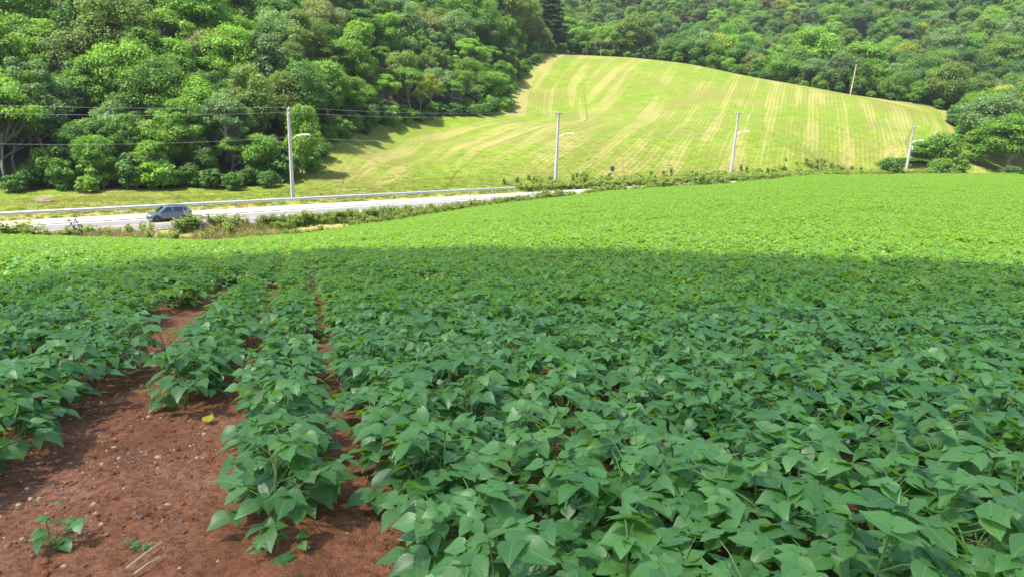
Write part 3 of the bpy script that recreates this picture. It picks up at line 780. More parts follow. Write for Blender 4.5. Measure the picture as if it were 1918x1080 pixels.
def place_tree(T, loc, rz, sc, hue, name='broadleaf_tree', part='crown', wood='trunk', jit=None):
    o = empty(name, loc, rz); o.scale = sc
    link(wood, T[0], o); c = link(part, T[1], o)
    h = np.array(HUES[hue]) * (jit if jit is not None else 1.0); c.color = (*h, 1)
    return o
def forest_points():
    rg = np.random.default_rng(11); pts = []
    cell = {}
    def ok(x, y, r):
        cx, cy = int(x // 4), int(y // 4); k = int(r // 4) + 1
        for i in range(cx - k, cx + k + 1):
            for j in range(cy - k, cy + k + 1):
                for (a, b) in cell.get((i, j), ()):
                    if (a - x) ** 2 + (b - y) ** 2 < r * r: return False
        return True
    n = 60000
    ang = rg.uniform(-0.72, 0.72, n); dep = np.sqrt(rg.uniform(80 ** 2, 600 ** 2, n)); dep[: n // 2] = np.sqrt(rg.uniform(80 ** 2, 300 ** 2, n // 2))
    X = dep * np.tan(ang) ; Y = dep
    t, m = tm(X, Y); ins = inside(X, Y, MOWN); eL = pdist(X, Y, LE); eC = pdist(X, Y, CE)
    good = (~ins) & (m > 94.5) & (eL > 1.2) & (eC > 3.5)
    px_, py_, _ = to_px(np.c_[X, Y, np.zeros(n)])
    # open ground right of the mown field, in front of the right-hand wood
    good &= ~((px_ > 1600) & (Y < 203)) & (px_ > -200) & (px_ < 2120)
    for x, y in zip(X[good], Y[good]):
        r = 3.5 if y < 160 else 4.5 if y < 290 else 6.4 if y < 400 else 8.0
        if ok(x, y, r): cell.setdefault((int(x // 4), int(y // 4)), []).append((x, y)); pts.append((x, y))
    return np.array(pts)
FP = forest_points(); FZ = ground(FP[:, 0], FP[:, 1])
rf = np.random.default_rng(21)
nF = len(FP)
f_t = rf.choice(len(TREES), nF, p=[.13, .13, .12, .10, .08, .10, .08, .07, .08, .11]); f_s = np.clip(rf.normal(0.92, 0.19, nF), 0.58, 1.4)
far_ = FP[:, 1] > 230; f_s[far_] *= rf.uniform(1.05, 1.35, far_.sum())
f_h = rf.choice(len(HUE_P), nF, p=[p for _, p in HUE_P]); f_r = rf.uniform(0, 6.283, nF); f_j = rf.uniform(0.8, 1.2, nF)
f_eL = pdist(FP[:, 0], FP[:, 1], LE)
f_eC = pdist(FP[:, 0], FP[:, 1], CE)
for i in range(nF):
    if f_eL[i] < 6: f_s[i] *= rf.uniform(0.58, 0.85)
    if f_eC[i] < 16: f_t[i] = (0, 2, 8, 1)[int(rf.integers(0, 4))]; FZ[i] -= 1.2
# how much of each tree shows in the picture: paint crowns front to back on a coarse grid
def visible_area():
    G = np.zeros((270, 480), bool); vis = np.zeros(nF)
    order = np.argsort(FP[:, 1])
    yy, xx = np.mgrid[0:270, 0:480]
    ex = np.linspace(0.1, 0.985, 60)
    for i in order:
        H, R = TREES[f_t[i]][2] * f_s[i], TREES[f_t[i]][3] * f_s[i]
        c = np.array([FP[i, 0], FP[i, 1], FZ[i] + H * 0.62]); px_, py_, d = to_px(c)
        L = c[None] * ex[:, None] + 0; L[:, 2] += 0.3 * H * ex
        if (L[:, 2] < ground(L[:, 0], L[:, 1])).any(): continue
        rx = R * FOC / d / 4; ry = H * 0.4 * FOC / d / 4; u, v = px_ / 4, py_ / 4
        x0, x1, y0, y1 = int(max(0, u - rx)), int(min(480, u + rx + 1)), int(max(0, v - ry)), int(min(270, v + ry + 1))
        if x1 <= x0 or y1 <= y0: continue
        sub = ((xx[y0:y1, x0:x1] - u) / rx) ** 2 + ((yy[y0:y1, x0:x1] - v) / ry) ** 2 < 1
        vis[i] = (sub & ~G[y0:y1, x0:x1]).sum(); G[y0:y1, x0:x1] |= sub
    return vis
vis = visible_area()
big = np.argsort(-vis)[:290]; big = big[vis[big] > 4]; bset = set(big.tolist())
def wood_zone(i):
    px_, py_, d = to_px(np.array([FP[i, 0], FP[i, 1], FZ[i] + 6])); d = float(d)
    if px_ < 1060 and FP[i, 1] < 300:
        if f_eL[i] < 7: z = 'at the left wood front'
        elif f_eL[i] < 22: z = 'in the left wood'
        else: z = 'high in the left wood'
        if f_eL[i] < 22: z += ' above the car' if px_ < 380 else ' by the first pole' if px_ < 640 else ' by the mown slope'
        return z
    if px_ > 1700: return 'in the wood at the right'
    if d < 330: return 'just behind the mown hill crest'
    return 'on the far wooded hillside'
for i in big:
    hn = HUE_P[f_h[i]][0]; T = TREES[f_t[i]]; sc = f_s[i]
    o = place_tree(T, (FP[i, 0], FP[i, 1], FZ[i] - 0.2), f_r[i], (sc, sc, sc * rf.uniform(0.92, 1.1)), hn, jit=f_j[i])
    sh = {'round': 'round', 'tall': 'tall narrow', 'umbrella': 'flat-topped', 'loose': 'loose airy'}[T[4]]
    z = wood_zone(i)
    tag(o, '%s %s tree %s' % (hn, sh, z), 'tree', 'trees ' + z)
# the rest of the wood reads as one mass
oth = np.array([i for i in range(nF) if i not in bset])
HUE_MAT = [leaf_mat('tree_leaf_' + h_.replace(' ', '_'), (0.55, 0.60, 0.55), (1.35, 1.30, 1.15), (2.1, 2.3, 1.0), 0.33, 0.55, 0.3, use_color=True, tint=HUES[h_]) for h_ in ('mid green', 'dark green', 'olive green')]
src = []; code = {}
for t_ in range(len(TREES)):
    for h_ in range(3):
        code[(t_, h_)] = len(src)
        me_ = joined('wood_tree', [TREES[t_][1], TREES[t_][0]]); me_.materials[0] = HUE_MAT[h_]; src.append(loose('t', me_))
scatter('distant_wood', np.c_[FP[oth], FZ[oth] - 0.2], f_r[oth], f_s[oth], [code[(f_t[i], int(rf.integers(0, 3)))] for i in oth], src, 'mass of overlapping tree crowns filling the woods', 'wood')
print('forest', nF, len(big), (vis > 4).sum())

# shrubs along the foot of the left wood
shr = []
seglen = 0
rs = np.random.default_rng(9)
for a, b in list(zip(LE[1:-1], LE[2:])) + list(zip(CE[6:0:-1], CE[5::-1])):
    L = np.hypot(*(b - a)); n = max(2, int(L / (1.7 if a[1] < b[1] + 1e9 and not any((a == c).all() for c in CE[1:]) else 4.0)))
    for k in range(n):
        p = a + (b - a) * ((k + rs.uniform(0, 1)) / n) + (b - a)[::-1] * np.array([-1, 1]) / L * rs.uniform(-2.6, 1.6)
        shr.append(p)
for p in shr:
    k = int(rs.integers(0, 4)); sc = rs.uniform(0.6, 1.1); hn = ['mid green', 'bright green', 'dark green', 'dark green', 'dark green'][int(rs.integers(0, 5))]
    px_, _, _ = to_px(np.array([p[0], p[1], gz(*p)]))
    if px_ < -120: continue
    o = place_tree(SHRUBS[k], (p[0], p[1], gz(*p) - 0.1), rs.uniform(0, 6.28), (sc, sc, sc * rs.uniform(0.8, 1.2)), hn, 'forest_shrub', 'foliage', 'stem', rs.uniform(0.8, 1.2))
    wz = 'at the left wood front above the car' if px_ < 380 else 'at the left wood front by the first pole' if px_ < 640 else 'at the left wood front by the mown slope' if px_ < 1045 else 'along the mown hill crest'
    tag(o, '%s shrub %s' % (hn, wz), 'shrub', 'shrubs ' + wz)

# ------------------------------------------------------------------ single trees that stand out
def lone(name, T, px_, d, wpx, hpx_top, hue, label, cat='tree', base=None, jit=1.0, parts=('crown', 'trunk')):
    """a tree at photo column px_, distance d, its top at photo row hpx_top"""
    p = at(px_, 300, d); x, y = p[0], p[1]; z = gz(x, y)
    _, pyb, dd = to_px(np.array([x, y, z])); H = (pyb - hpx_top) / FOC * dd; sz = H / T[2]; sr = wpx / FOC * dd / (2 * T[3])
    o = place_tree(T, (x, y, z - 0.15), (px_ * 0.7) % 6.28, (sr, sr, sz), hue, name, parts[0], parts[1], jit)
    return tag(o, label, cat)
lone('broadleaf_tree', TREES[9], 1888, 167, 112, 220, 'mid green', 'wide round tree with visible trunk standing at the right edge beyond the bean field', jit=1.15)
lone('broadleaf_tree', TREES[0], 1838, 172, 84, 236, 'mid green', 'smaller round tree touching the left side of the wide round tree', jit=1.1)
lone('broadleaf_tree', TREES[1], 1834, 182, 96, 176, 'grey green', 'tall grey green tree left of and above the wide round tree', jit=1.0)
lone('broadleaf_tree', TREES[2], 1876, 188, 100, 158, 'olive green', 'rounded olive tree directly behind the wide round tree at the right edge', jit=1.0)
lone('broadleaf_tree', TREES[0], 1925, 184, 120, 150, 'mid green', 'dense green tree cut by the right picture edge above the wide round tree')
lone('broadleaf_tree', TREES[8], 1822, 196, 70, 210, 'grey green', 'small grey green tree at the right end of the mown hill')
lone('broadleaf_tree', TREES[8], 1965, 164, 100, 236, 'dark green', 'dark tree beside the wide round tree, mostly outside the right picture edge')
lone('broadleaf_tree', TREES[6], 62, 101, 95, 102, 'grey green', 'airy tree with a pale slanting trunk at the far left of the wood')
lone('broadleaf_tree', TREES[1], 1320, 278, 60, 62, 'yellowish', 'yellow flowering tree behind the grey pole on the hill crest', jit=1.0)
lone('broadleaf_tree', TREES[9], 1500, 262, 95, 62, 'bright green', 'large bright green tree rising behind the middle of the hill crest', jit=1.15)
lone('broadleaf_tree', TREES[5], 1592, 245, 90, 78, 'mid green', 'spreading green tree just behind the leaning wooden post', jit=1.1)
lone('broadleaf_tree', TREES[0], 565, 106, 62, 190, 'bright green', 'bright green small tree right beside the first power pole', jit=1.0)
lone('broadleaf_tree', TREES[2], 1076, 300, 55, 44, 'bright green', 'light green tree just right of the pine at the top of the slope', jit=1.0)
lone('broadleaf_tree', TREES[9], 275, 160, 130, -4, 'mid green', 'large domed tree standing above the others on the left hill', jit=1.1)
lone('broadleaf_tree', TREES[5], 435, 104, 92, 172, 'grey green', 'grey green spreading tree at the wood front just left of the first pole', jit=1.0)
lone('broadleaf_tree', TREES[5], 340, 101, 90, 180, 'mid green', 'spreading mid green tree above the car at the wood front', jit=1.0)
for px_, w, h, d in ((1672, 44, 296, 154), (1722, 46, 266, 165), (1762, 62, 252, 165), (1800, 34, 288, 162), (1716, 60, 296, 164), (1905, 40, 312, 150), (1768, 46, 298, 152)):
    T = SHRUBS[(0, 1, 3)[int(px_) % 3]]
    lone('roadside_shrub', T, px_, d, w, h, 'dark green' if px_ in (1672, 1905) else 'mid green',
         {1672: 'dark low shrub left of the pole with a transformer', 1722: 'loose shrub right behind the pole with a transformer', 1762: 'tall airy shrub right of the pole with a transformer',
          1800: 'dark rounded shrub at the right end of the field edge', 1716: 'low pale shrub at the foot of the pole with a transformer', 1905: 'small shrub in the shade of the wide round tree',
          1768: 'low leafy shrub at the field edge below the tall airy shrub'}[px_], 'shrub', parts=('foliage', 'stem'), jit=1.0)
# pine at the top of the forest edge
def pine():
    rng = np.random.default_rng(77); mb = MB(); H = 25.0
    mb.tube([(0, 0, -0.5), (0.1, 0, H * 0.5), (0, 0.1, H)], [0.32, 0.2, 0.04], 8)
    P = []; Nn = []; sz = []; var = []
    z = 4.0
    while z < H - 0.3:
        k = (z - 4) / (H - 4); R = (1 - k) ** 0.8 * 5.0 * rng.uniform(0.75, 1.1) + 0.3
        for b in range(7):
            a = rng.uniform(0, 6.283); r = R * rng.uniform(0.6, 1.1)
            tip = np.array([r * math.cos(a), r * math.sin(a), z + 0.25 * r * (k - 0.25)])
            mb.tube([(0, 0, z - 0.3), tip * np.array([.5, .5, 1]) + np.array([0, 0, -.05]), tip], [0.06, 0.045, 0.015], 4, False)
            m = int(55 + 50 * r)
            u = rng.uniform(0.25, 1.05, m); p = np.outer(u, tip) ; p[:, 2] = z - 0.3 + (tip[2] - z + 0.3) * u
            p += rng.normal(0, 0.26, (m, 3)) * np.array([1, 1, 0.55])
            P.append(p); nn = rng.normal(0, 0.6, (m, 3)) + np.array([0, 0, 0.7]); Nn.append(nn / np.linalg.norm(nn, axis=1)[:, None]); sz.append(rng.uniform(0.2, 0.42, m)); var.append(np.clip(rng.normal(0.4, 0.2, m), 0, 1))
        z += rng.uniform(0.55, 0.95)
    cr = quads_mesh('crown', np.vstack(P), np.vstack(Nn), np.concatenate(sz), 0.35, np.concatenate(var), M['tree_leaf'], rng)
    return mb.mesh('trunk', M['bark'], True), cr, H, 5.0, 'pine'
PINE = pine()
HUES['pine green'] = (0.058, 0.100, 0.034)
lone('pine_tree', PINE, 1018, 284, 88, -28, 'pine green', 'tall dark pine at the top corner of the forest edge', jit=1.0)
lone('pine_tree', PINE, 978, 300, 60, -10, 'pine green', 'second pine half hidden left of the tall pine', jit=0.9)
# bare grey tree in the right wood
def bare_tree():
    rg = random.Random(3); mb = MB()
    def grow(p, d, L, r, depth):
        q = p + d * L; mb.tube([p, p.lerp(q, .5) + Vector((rg.uniform(-.1, .1), rg.uniform(-.1, .1), 0)) * L * .3, q], [r, r * .8, r * .55], 5, False)
        if depth == 0: return
        for _ in range(3 if depth > 1 else 2):
            e = (d + Vector((rg.uniform(-.75, .75), rg.uniform(-.75, .75), rg.uniform(-.1, .5)))).normalized(); grow(q, e, L * rg.uniform(.62, .8), r * .5, depth - 1)
    grow(Vector((0, 0, -.3)), Vector((0.05, 0, 1)), 5.0, .22, 4)
    return mb
p = at(1872, 200, 216); z = gz(p[0], p[1])
o = empty('bare_tree', (p[0], p[1], z)); o.scale = (1.15, 1.15, 1.25); bare_tree().build('branches', M['bark_grey'], o)
tag(o, 'leafless grey tree among the green crowns at the right edge', 'tree')
# palm just behind the crest
def palm():
    mb = MB(); mb.tube([(0, 0, -.3), (.1, 0, 3.5), (0, 0, 6.5)], [.2, .15, .13], 8)
    rng = np.random.default_rng(5); P = []; Nn = []; sz = []
    for b in range(18):
        a = b * 2.4; el = rng.uniform(-0.2, 0.9)
        for u in np.linspace(0.08, 1, 26):
            r = 2.6 * u * math.cos(el * (1 - u * 0.6)); zz = 6.5 + 2.3 * u * math.sin(el) - 1.9 * u * u
            for sd in (-1, 1):
                w = 0.28 * math.sin(math.pi * min(1, u * .9 + .08))
                P.append((r * math.cos(a) - sd * w * math.sin(a), r * math.sin(a) + sd * w * math.cos(a), zz - .1)); Nn.append((0.2 * rng.normal(), 0.2 * rng.normal(), 1)); sz.append(0.26)
    Nn = np.array(Nn); Nn /= np.linalg.norm(Nn, axis=1)[:, None]
    return mb.mesh('trunk', M['bark_grey'], True), quads_mesh('crown', np.array(P), Nn, np.array(sz), 0.3, np.full(len(P), .5), M['tree_leaf'], rng), 8.0, 2.6, 'palm'
PALM = palm()
lone('palm_tree', PALM, 1090, 284, 34, 74, 'grey green', 'small palm just behind the left end of the hill crest')

# ------------------------------------------------------------------ roadside furniture
TGRID = np.arange(-80, 260, 0.25)
def on_m(px_t, m):
    x, y = xy(TGRID, m); z = ground(x, y); p, _, d = to_px(np.c_[x, y, z]); p = np.where(d > 1, p, -1e9)
    i = int(np.argmin(np.abs(p - px_t))); return np.array([x[i], y[i], z[i]]), TGRID[i]
def road_dir(t):
    a = np.array(xy(t - .5, 80)); b = np.array(xy(t + .5, 80)); d = b - a; return d / np.linalg.norm(d)
# guard rail
def guard_rail():
    t0, t1, m = -32.0, 61.5, 86.1
    d = road_dir(0); ang = math.atan2(d[1], d[0]); x0, y0 = xy(t0, m)
    o = empty('guard_rail', (x0, y0, ROAD_Z + 0.05), ang)
    tag(o, 'long galvanised steel guard rail along the far side of the road', 'guard rail')
    prof = [(0.0, .83), (-.035, .80), (-.085, .755), (-.085, .715), (-.02, .675), (-.02, .645), (-.085, .605), (-.085, .565), (-.035, .52), (0, .49)]
    n = int((t1 - t0) / 4); me = None
    for k in range(n):
        V = []; F = []
        a, b = 0.0, 4.06
        for x in (a, b):
            V += [(x, y, z) for y, z in prof] + [(x, y + .006, z) for y, z in prof]
        q = len(prof); 
        for i in range(q - 1):
            F.append((i, i + 1, 2 * q + i + 1, 2 * q + i)); F.append((q + i + 1, q + i, 3 * q + i, 3 * q + i + 1))
        F += [(0, 2 * q, 3 * q, q), (q - 1, 2 * q - 1, 4 * q - 1, 3 * q - 1)]
        if me is None: me = mesh_np('beam', V, F, M['galv'])
        link('beam', me, o, (k * 4.0, 0.004 * (k % 2), 0))
    mb = MB(); mb.box((0, .10, .30), (.10, .16, 1.0)); mb.box((0, .015, .66), (.16, .03, .24)); pm = mb.mesh('post', M['galv'])
    for k in range(n + 1): link('post', pm, o, (k * 4.0 + 0.05, 0, 0))
    rm = MB(); rm.box((0, .02, .92), (.12, .02, .16)); rmm = rm.mesh('reflector', M['white_paint'])
    for k in range(n - 8, n, 2): link('reflector', rmm, o, (k * 4.0 + 0.05, 0, 0))
guard_rail()

# power poles
def power_pole(px_, top_py, lamp=True, arm=1.9, transformer=False, label='', lean=0.0, pt=None):
    if pt is None:
        p, t = on_m(px_, 89.2); _, pb, d = to_px(p); H = (pb - top_py) / FOC * d
    else: p, t, H = pt
    dr = road_dir(t); ang = math.atan2(dr[1], dr[0])
    o = empty('power_pole', (p[0], p[1], p[2] - .1), ang); o.rotation_euler = (0, lean, ang)
    tag(o, label, 'power pole', 'concrete power poles along the road')
    def sec(w0, d0, w1, d1, h): 
        return [(-w0, -d0, -.4), (w0, -d0, -.4), (w0, d0, -.4), (-w0, d0, -.4), (-w1, -d1, h), (w1, -d1, h), (w1, d1, h), (-w1, d1, h)]
    mb = MB(); mb.add(sec(.20, .25, .115, .14, H), [(0, 3, 2, 1), (4, 5, 6, 7), (0, 1, 5, 4), (1, 2, 6, 5), (2, 3, 7, 6), (3, 0, 4, 7)])
    mb.build('shaft', M['pole_concrete'], o)
    if arm:
        mb = MB(); mb.box((0, -.19, H - .28), (arm, .12, .14)); mb.tube([(-arm * .3, -.17, H - .3), (0, -.17, H - .95)], .02, 4); mb.tube([(arm * .3, -.17, H - .3), (0, -.17, H - .95)], .02, 4)
        ca = mb.build('crossarm', M['pole_concrete'], o)
        for x in (-arm * .46, -arm * .16, arm * .46):
            i = MB(); i.lathe([(.03, 0), (.09, .04), (.05, .10), (.08, .14), (.04, .24)], 8, (x, -.19, H - .20)); i.build('insulator', M['ceramic'], ca)
    else:
        for zz in (H - .1, H - .75):
            i = MB(); i.lathe([(.03, 0), (.10, .04), (.05, .12), (.08, .16), (.04, .28)], 8, (0, -.25, zz)); i.box((0, -.17, zz), (.05, .2, .05)); i.build('insulator', M['ceramic'], o)
        mb = MB(); mb.box((.05, -.2, H - .35), (.6, .12, .14)); mb.build('crossarm', M['pole_concrete'], o)
    mb = MB()
    for zz in (H * .55, H * .60, H * .66): mb.box((0, -.24 + .0 * zz, zz), (.10, .22, .09))
    mb.build('cable_bracket', M['galv'], o)
    if lamp:
        zz = H * .70; mb = MB(); mb.tube([(.12, -.1, zz - .35), (.7, -.5, zz + .1), (1.35, -.9, zz + .28)], [.035, .03, .03], 6); la = mb.build('lamp_arm', M['galv'], o)
        mb = MB(); Mx = Matrix.Rotation(math.atan2(-.4, .65), 3, 'Z')
        mb.box((1.70, -1.12, zz + .30), (.95, .36, .17), Mx); h = mb.build('lamp_head', M['lamp_glass'], la)
    if transformer:
        mb = MB(); mb.lathe([(.26, 0), (.30, .05), (.30, .75), (.26, .82), (.08, .9)], 12, (.46, -.12, H * .52)); mb.box((.25, -.1, H * .52 + .4), (.2, .1, .3)); mb.build('transformer', M['galv'], o)
        mb = MB(); mb.box((-.25, -.2, H * .78), (1.1, .11, .12)); mb.build('lower_crossarm', M['pole_concrete'], o)
    return p, H, t, dr, lean
PW = []
p1, t1 = on_m(548, 89.2)
x0, y0 = xy(t1 - 44, 89.2); 
PP = [power_pole(548, 207, True, 0, False, 'concrete power pole with lamp left of the mown slope, tallest in the picture'),
      power_pole(1039, 213, True, 1.9, False, 'concrete pole with crossarm and lamp just past the guard rail end', 0.012),
      power_pole(1367, 213, True, 2.1, False, 'concrete pole with crossarm and lamp behind dark weeds, mid hill', 0.035),
      power_pole(1695, 238, True, 2.2, True, 'concrete pole carrying a grey transformer at the right field edge', 0.02)]
H1 = PP[0][1]
PP.insert(0, power_pole(0, 0, True, 0, False, 'concrete power pole standing left outside the picture, holding the wires', 0.0, (np.array([x0, y0, gz(x0, y0)]), t1 - 44, H1)))
def wire(a, b, sag, label, group):
    pts = [Vector(a).lerp(Vector(b), k / 24) - Vector((0, 0, 4 * sag * (k / 24) * (1 - k / 24))) for k in range(25)]
    mb = MB(); mb.tube(pts, 0.011, 4); o = mb.build('power_wire', M['wire']); tag(o, label, 'wire', group)
spn = ['left of the first pole, in front of the wood', 'between the first and second poles', 'between the second and third poles', 'between the third and fourth poles']
for k in range(4):
    (pa, Ha, ta, da, la), (pb, Hb, tb, db, lb) = PP[k], PP[k + 1]
    def topp(p, H, dr, ln, off, dzv): return (p[0] + dr[0] * (off + math.sin(ln) * H), p[1] + dr[1] * (off + math.sin(ln) * H), p[2] + H + dzv)
    aa = 0 if k == 0 else (0 if k == 1 else .9); 
    for j, (o1, dz_, sg, nm) in enumerate(((0.0, .05, .55, 'topmost thin wire'), (0.25, -.55, .75, 'second thin wire from the top'), (0.1, -3.6, .8, 'lowest thick cable'))):
        wire(topp(pa, Ha, da, la, o1 if k < 1 else -o1, dz_), topp(pb, Hb, db, lb, o1 if k < 1 else -o1, dz_ if k < 1 or j == 2 else dz_ * .3), sg, '%s %s' % (nm, spn[k]), 'power wires')
# far poles on the crest
def thin_pole(name, px_, py_b, d, top_py, r, mat, label, leanx=0.0, arm=False):
    p = at(px_, py_b, d); z = gz(p[0], p[1]); _, pb, dd = to_px(np.array([p[0], p[1], z])); H = max(1.0, (pb - top_py) / FOC * dd)
    o = empty(name, (p[0], p[1], z)); o.rotation_euler = (0, leanx, 0)
    mb = MB(); mb.tube([(0, 0, -.4), (0, 0, H * .5), (0, 0, H)], [r, r * .85, r * .65], 8); mb.build('shaft', M[mat], o)
    mb = MB(); mb.box((0, -.05 - r * .6, H - .35), ((1.6 if arm else .5), .1, .12)); mb.build('crossarm', M[mat], o)
    return tag(o, label, 'pole'), np.array([p[0] + math.sin(leanx) * H, p[1], z + H])
_, w1 = thin_pole('wooden_post', 1594, 168, 213, 124, .19, 'wood', 'leaning bare wooden post on the crest of the mown hill', 0.06)
_, w2 = thin_pole('utility_pole', 1308, 116, 262, 58, .15, 'pole_concrete', 'thin grey utility pole at the hill crest in front of the yellow tree', 0.0, True)
thin_pole('fence_post', 1125, 104, 272, 88, .09, 'wood', 'short pale post at the left part of the hill crest')
thin_pole('utility_pole', 1068, 40, 430, 22, .16, 'pole_concrete', 'small distant utility pole among trees right of the pine')
wire(w2, w1, 2.0, 'thin wire sagging from the grey utility pole to the wooden post', 'power wires')
px5 = at(1760, 160, 240); wire(w1, (px5[0], px5[1], gz(px5[0], px5[1]) + 6), 1.6, 'thin wire running right from the wooden post into the wood', 'power wires')
# traffic sign seen from behind, marker posts
def sign(px_, m, py_c, w, h, round_, rz, label):
    p, t = on_m(px_, m); _, pb, d = to_px(p); zc = (pb - py_c) / FOC * d
    o = empty('road_sign', p, rz); mb = MB(); mb.tube([(0, .03, -.3), (0, .03, zc + h * .4)], .035, 6); mb.build('post', M['galv'], o)
    mb = MB(); Mx = Matrix.Rotation(math.pi / 2, 3, 'X')
    if round_: mb.lathe([(h / 2, 0), (h / 2, .02)], 20, (0, 0, zc), Mx)
    else: mb.box((0, 0, zc), (w, .02, h))
    mb.build('plate', M['dark_metal'], o); return tag(o, label, 'road sign')
sign(1146, 91.5, 317, .9, .95, True, rad(-48), 'round road sign seen from its dark back, in front of the mown hill')
sign(646, 88.3, 341, .35, .6, False, rad(-70), 'narrow road sign on a thin post behind the guard rail')
for px_, lb in ((1196, 'left one of two short white marker posts in the roadside weeds'), (1221, 'right one of two short white marker posts in the roadside weeds')):
    p, t = on_m(px_, 87.5); mb = MB(); mb.box((0, 0, .55), (.16, .10, 1.5)); o = empty('marker_post', p, .6)
    mb.build('post', M['white_paint'], o); b = MB(); b.box((0, -.055, 1.12), (.12, .012, .16)); b.build('reflector', M['dark_metal'], o); tag(o, lb, 'marker post', 'white marker posts')
# boulder at the wood's foot
def rock_mesh(name, seed, mat, sub=2):
    import bmesh
    bm = bmesh.new(); bmesh.ops.create_icosphere(bm, subdivisions=sub, radius=1.0)
    for v in bm.verts:
        n = v.co.normalized(); k = 1 + 0.28 * mnoise.noise(n * 1.3 + Vector((seed * 3.1, 0, 0))) + 0.10 * mnoise.noise(n * 3.5 + Vector((0, seed * 1.7, 0)))
        v.co = n * k
        if name == 'clod': v.co.z *= 0.55
    me = bpy.data.meshes.new(name); bm.to_mesh(me); bm.free(); me.materials.append(mat)
    me.polygons.foreach_set('use_smooth', np.ones(len(me.polygons), bool)); return me
p, t = on_m(85, 97.5); o = link('boulder', rock_mesh('boulder', 4, M['boulder'], 3), None, (p[0], p[1], p[2] + .15)); o.scale = (1.0, .7, .36)
tag(o, 'reddish brown boulder on the grass at the foot of the left wood', 'rock')

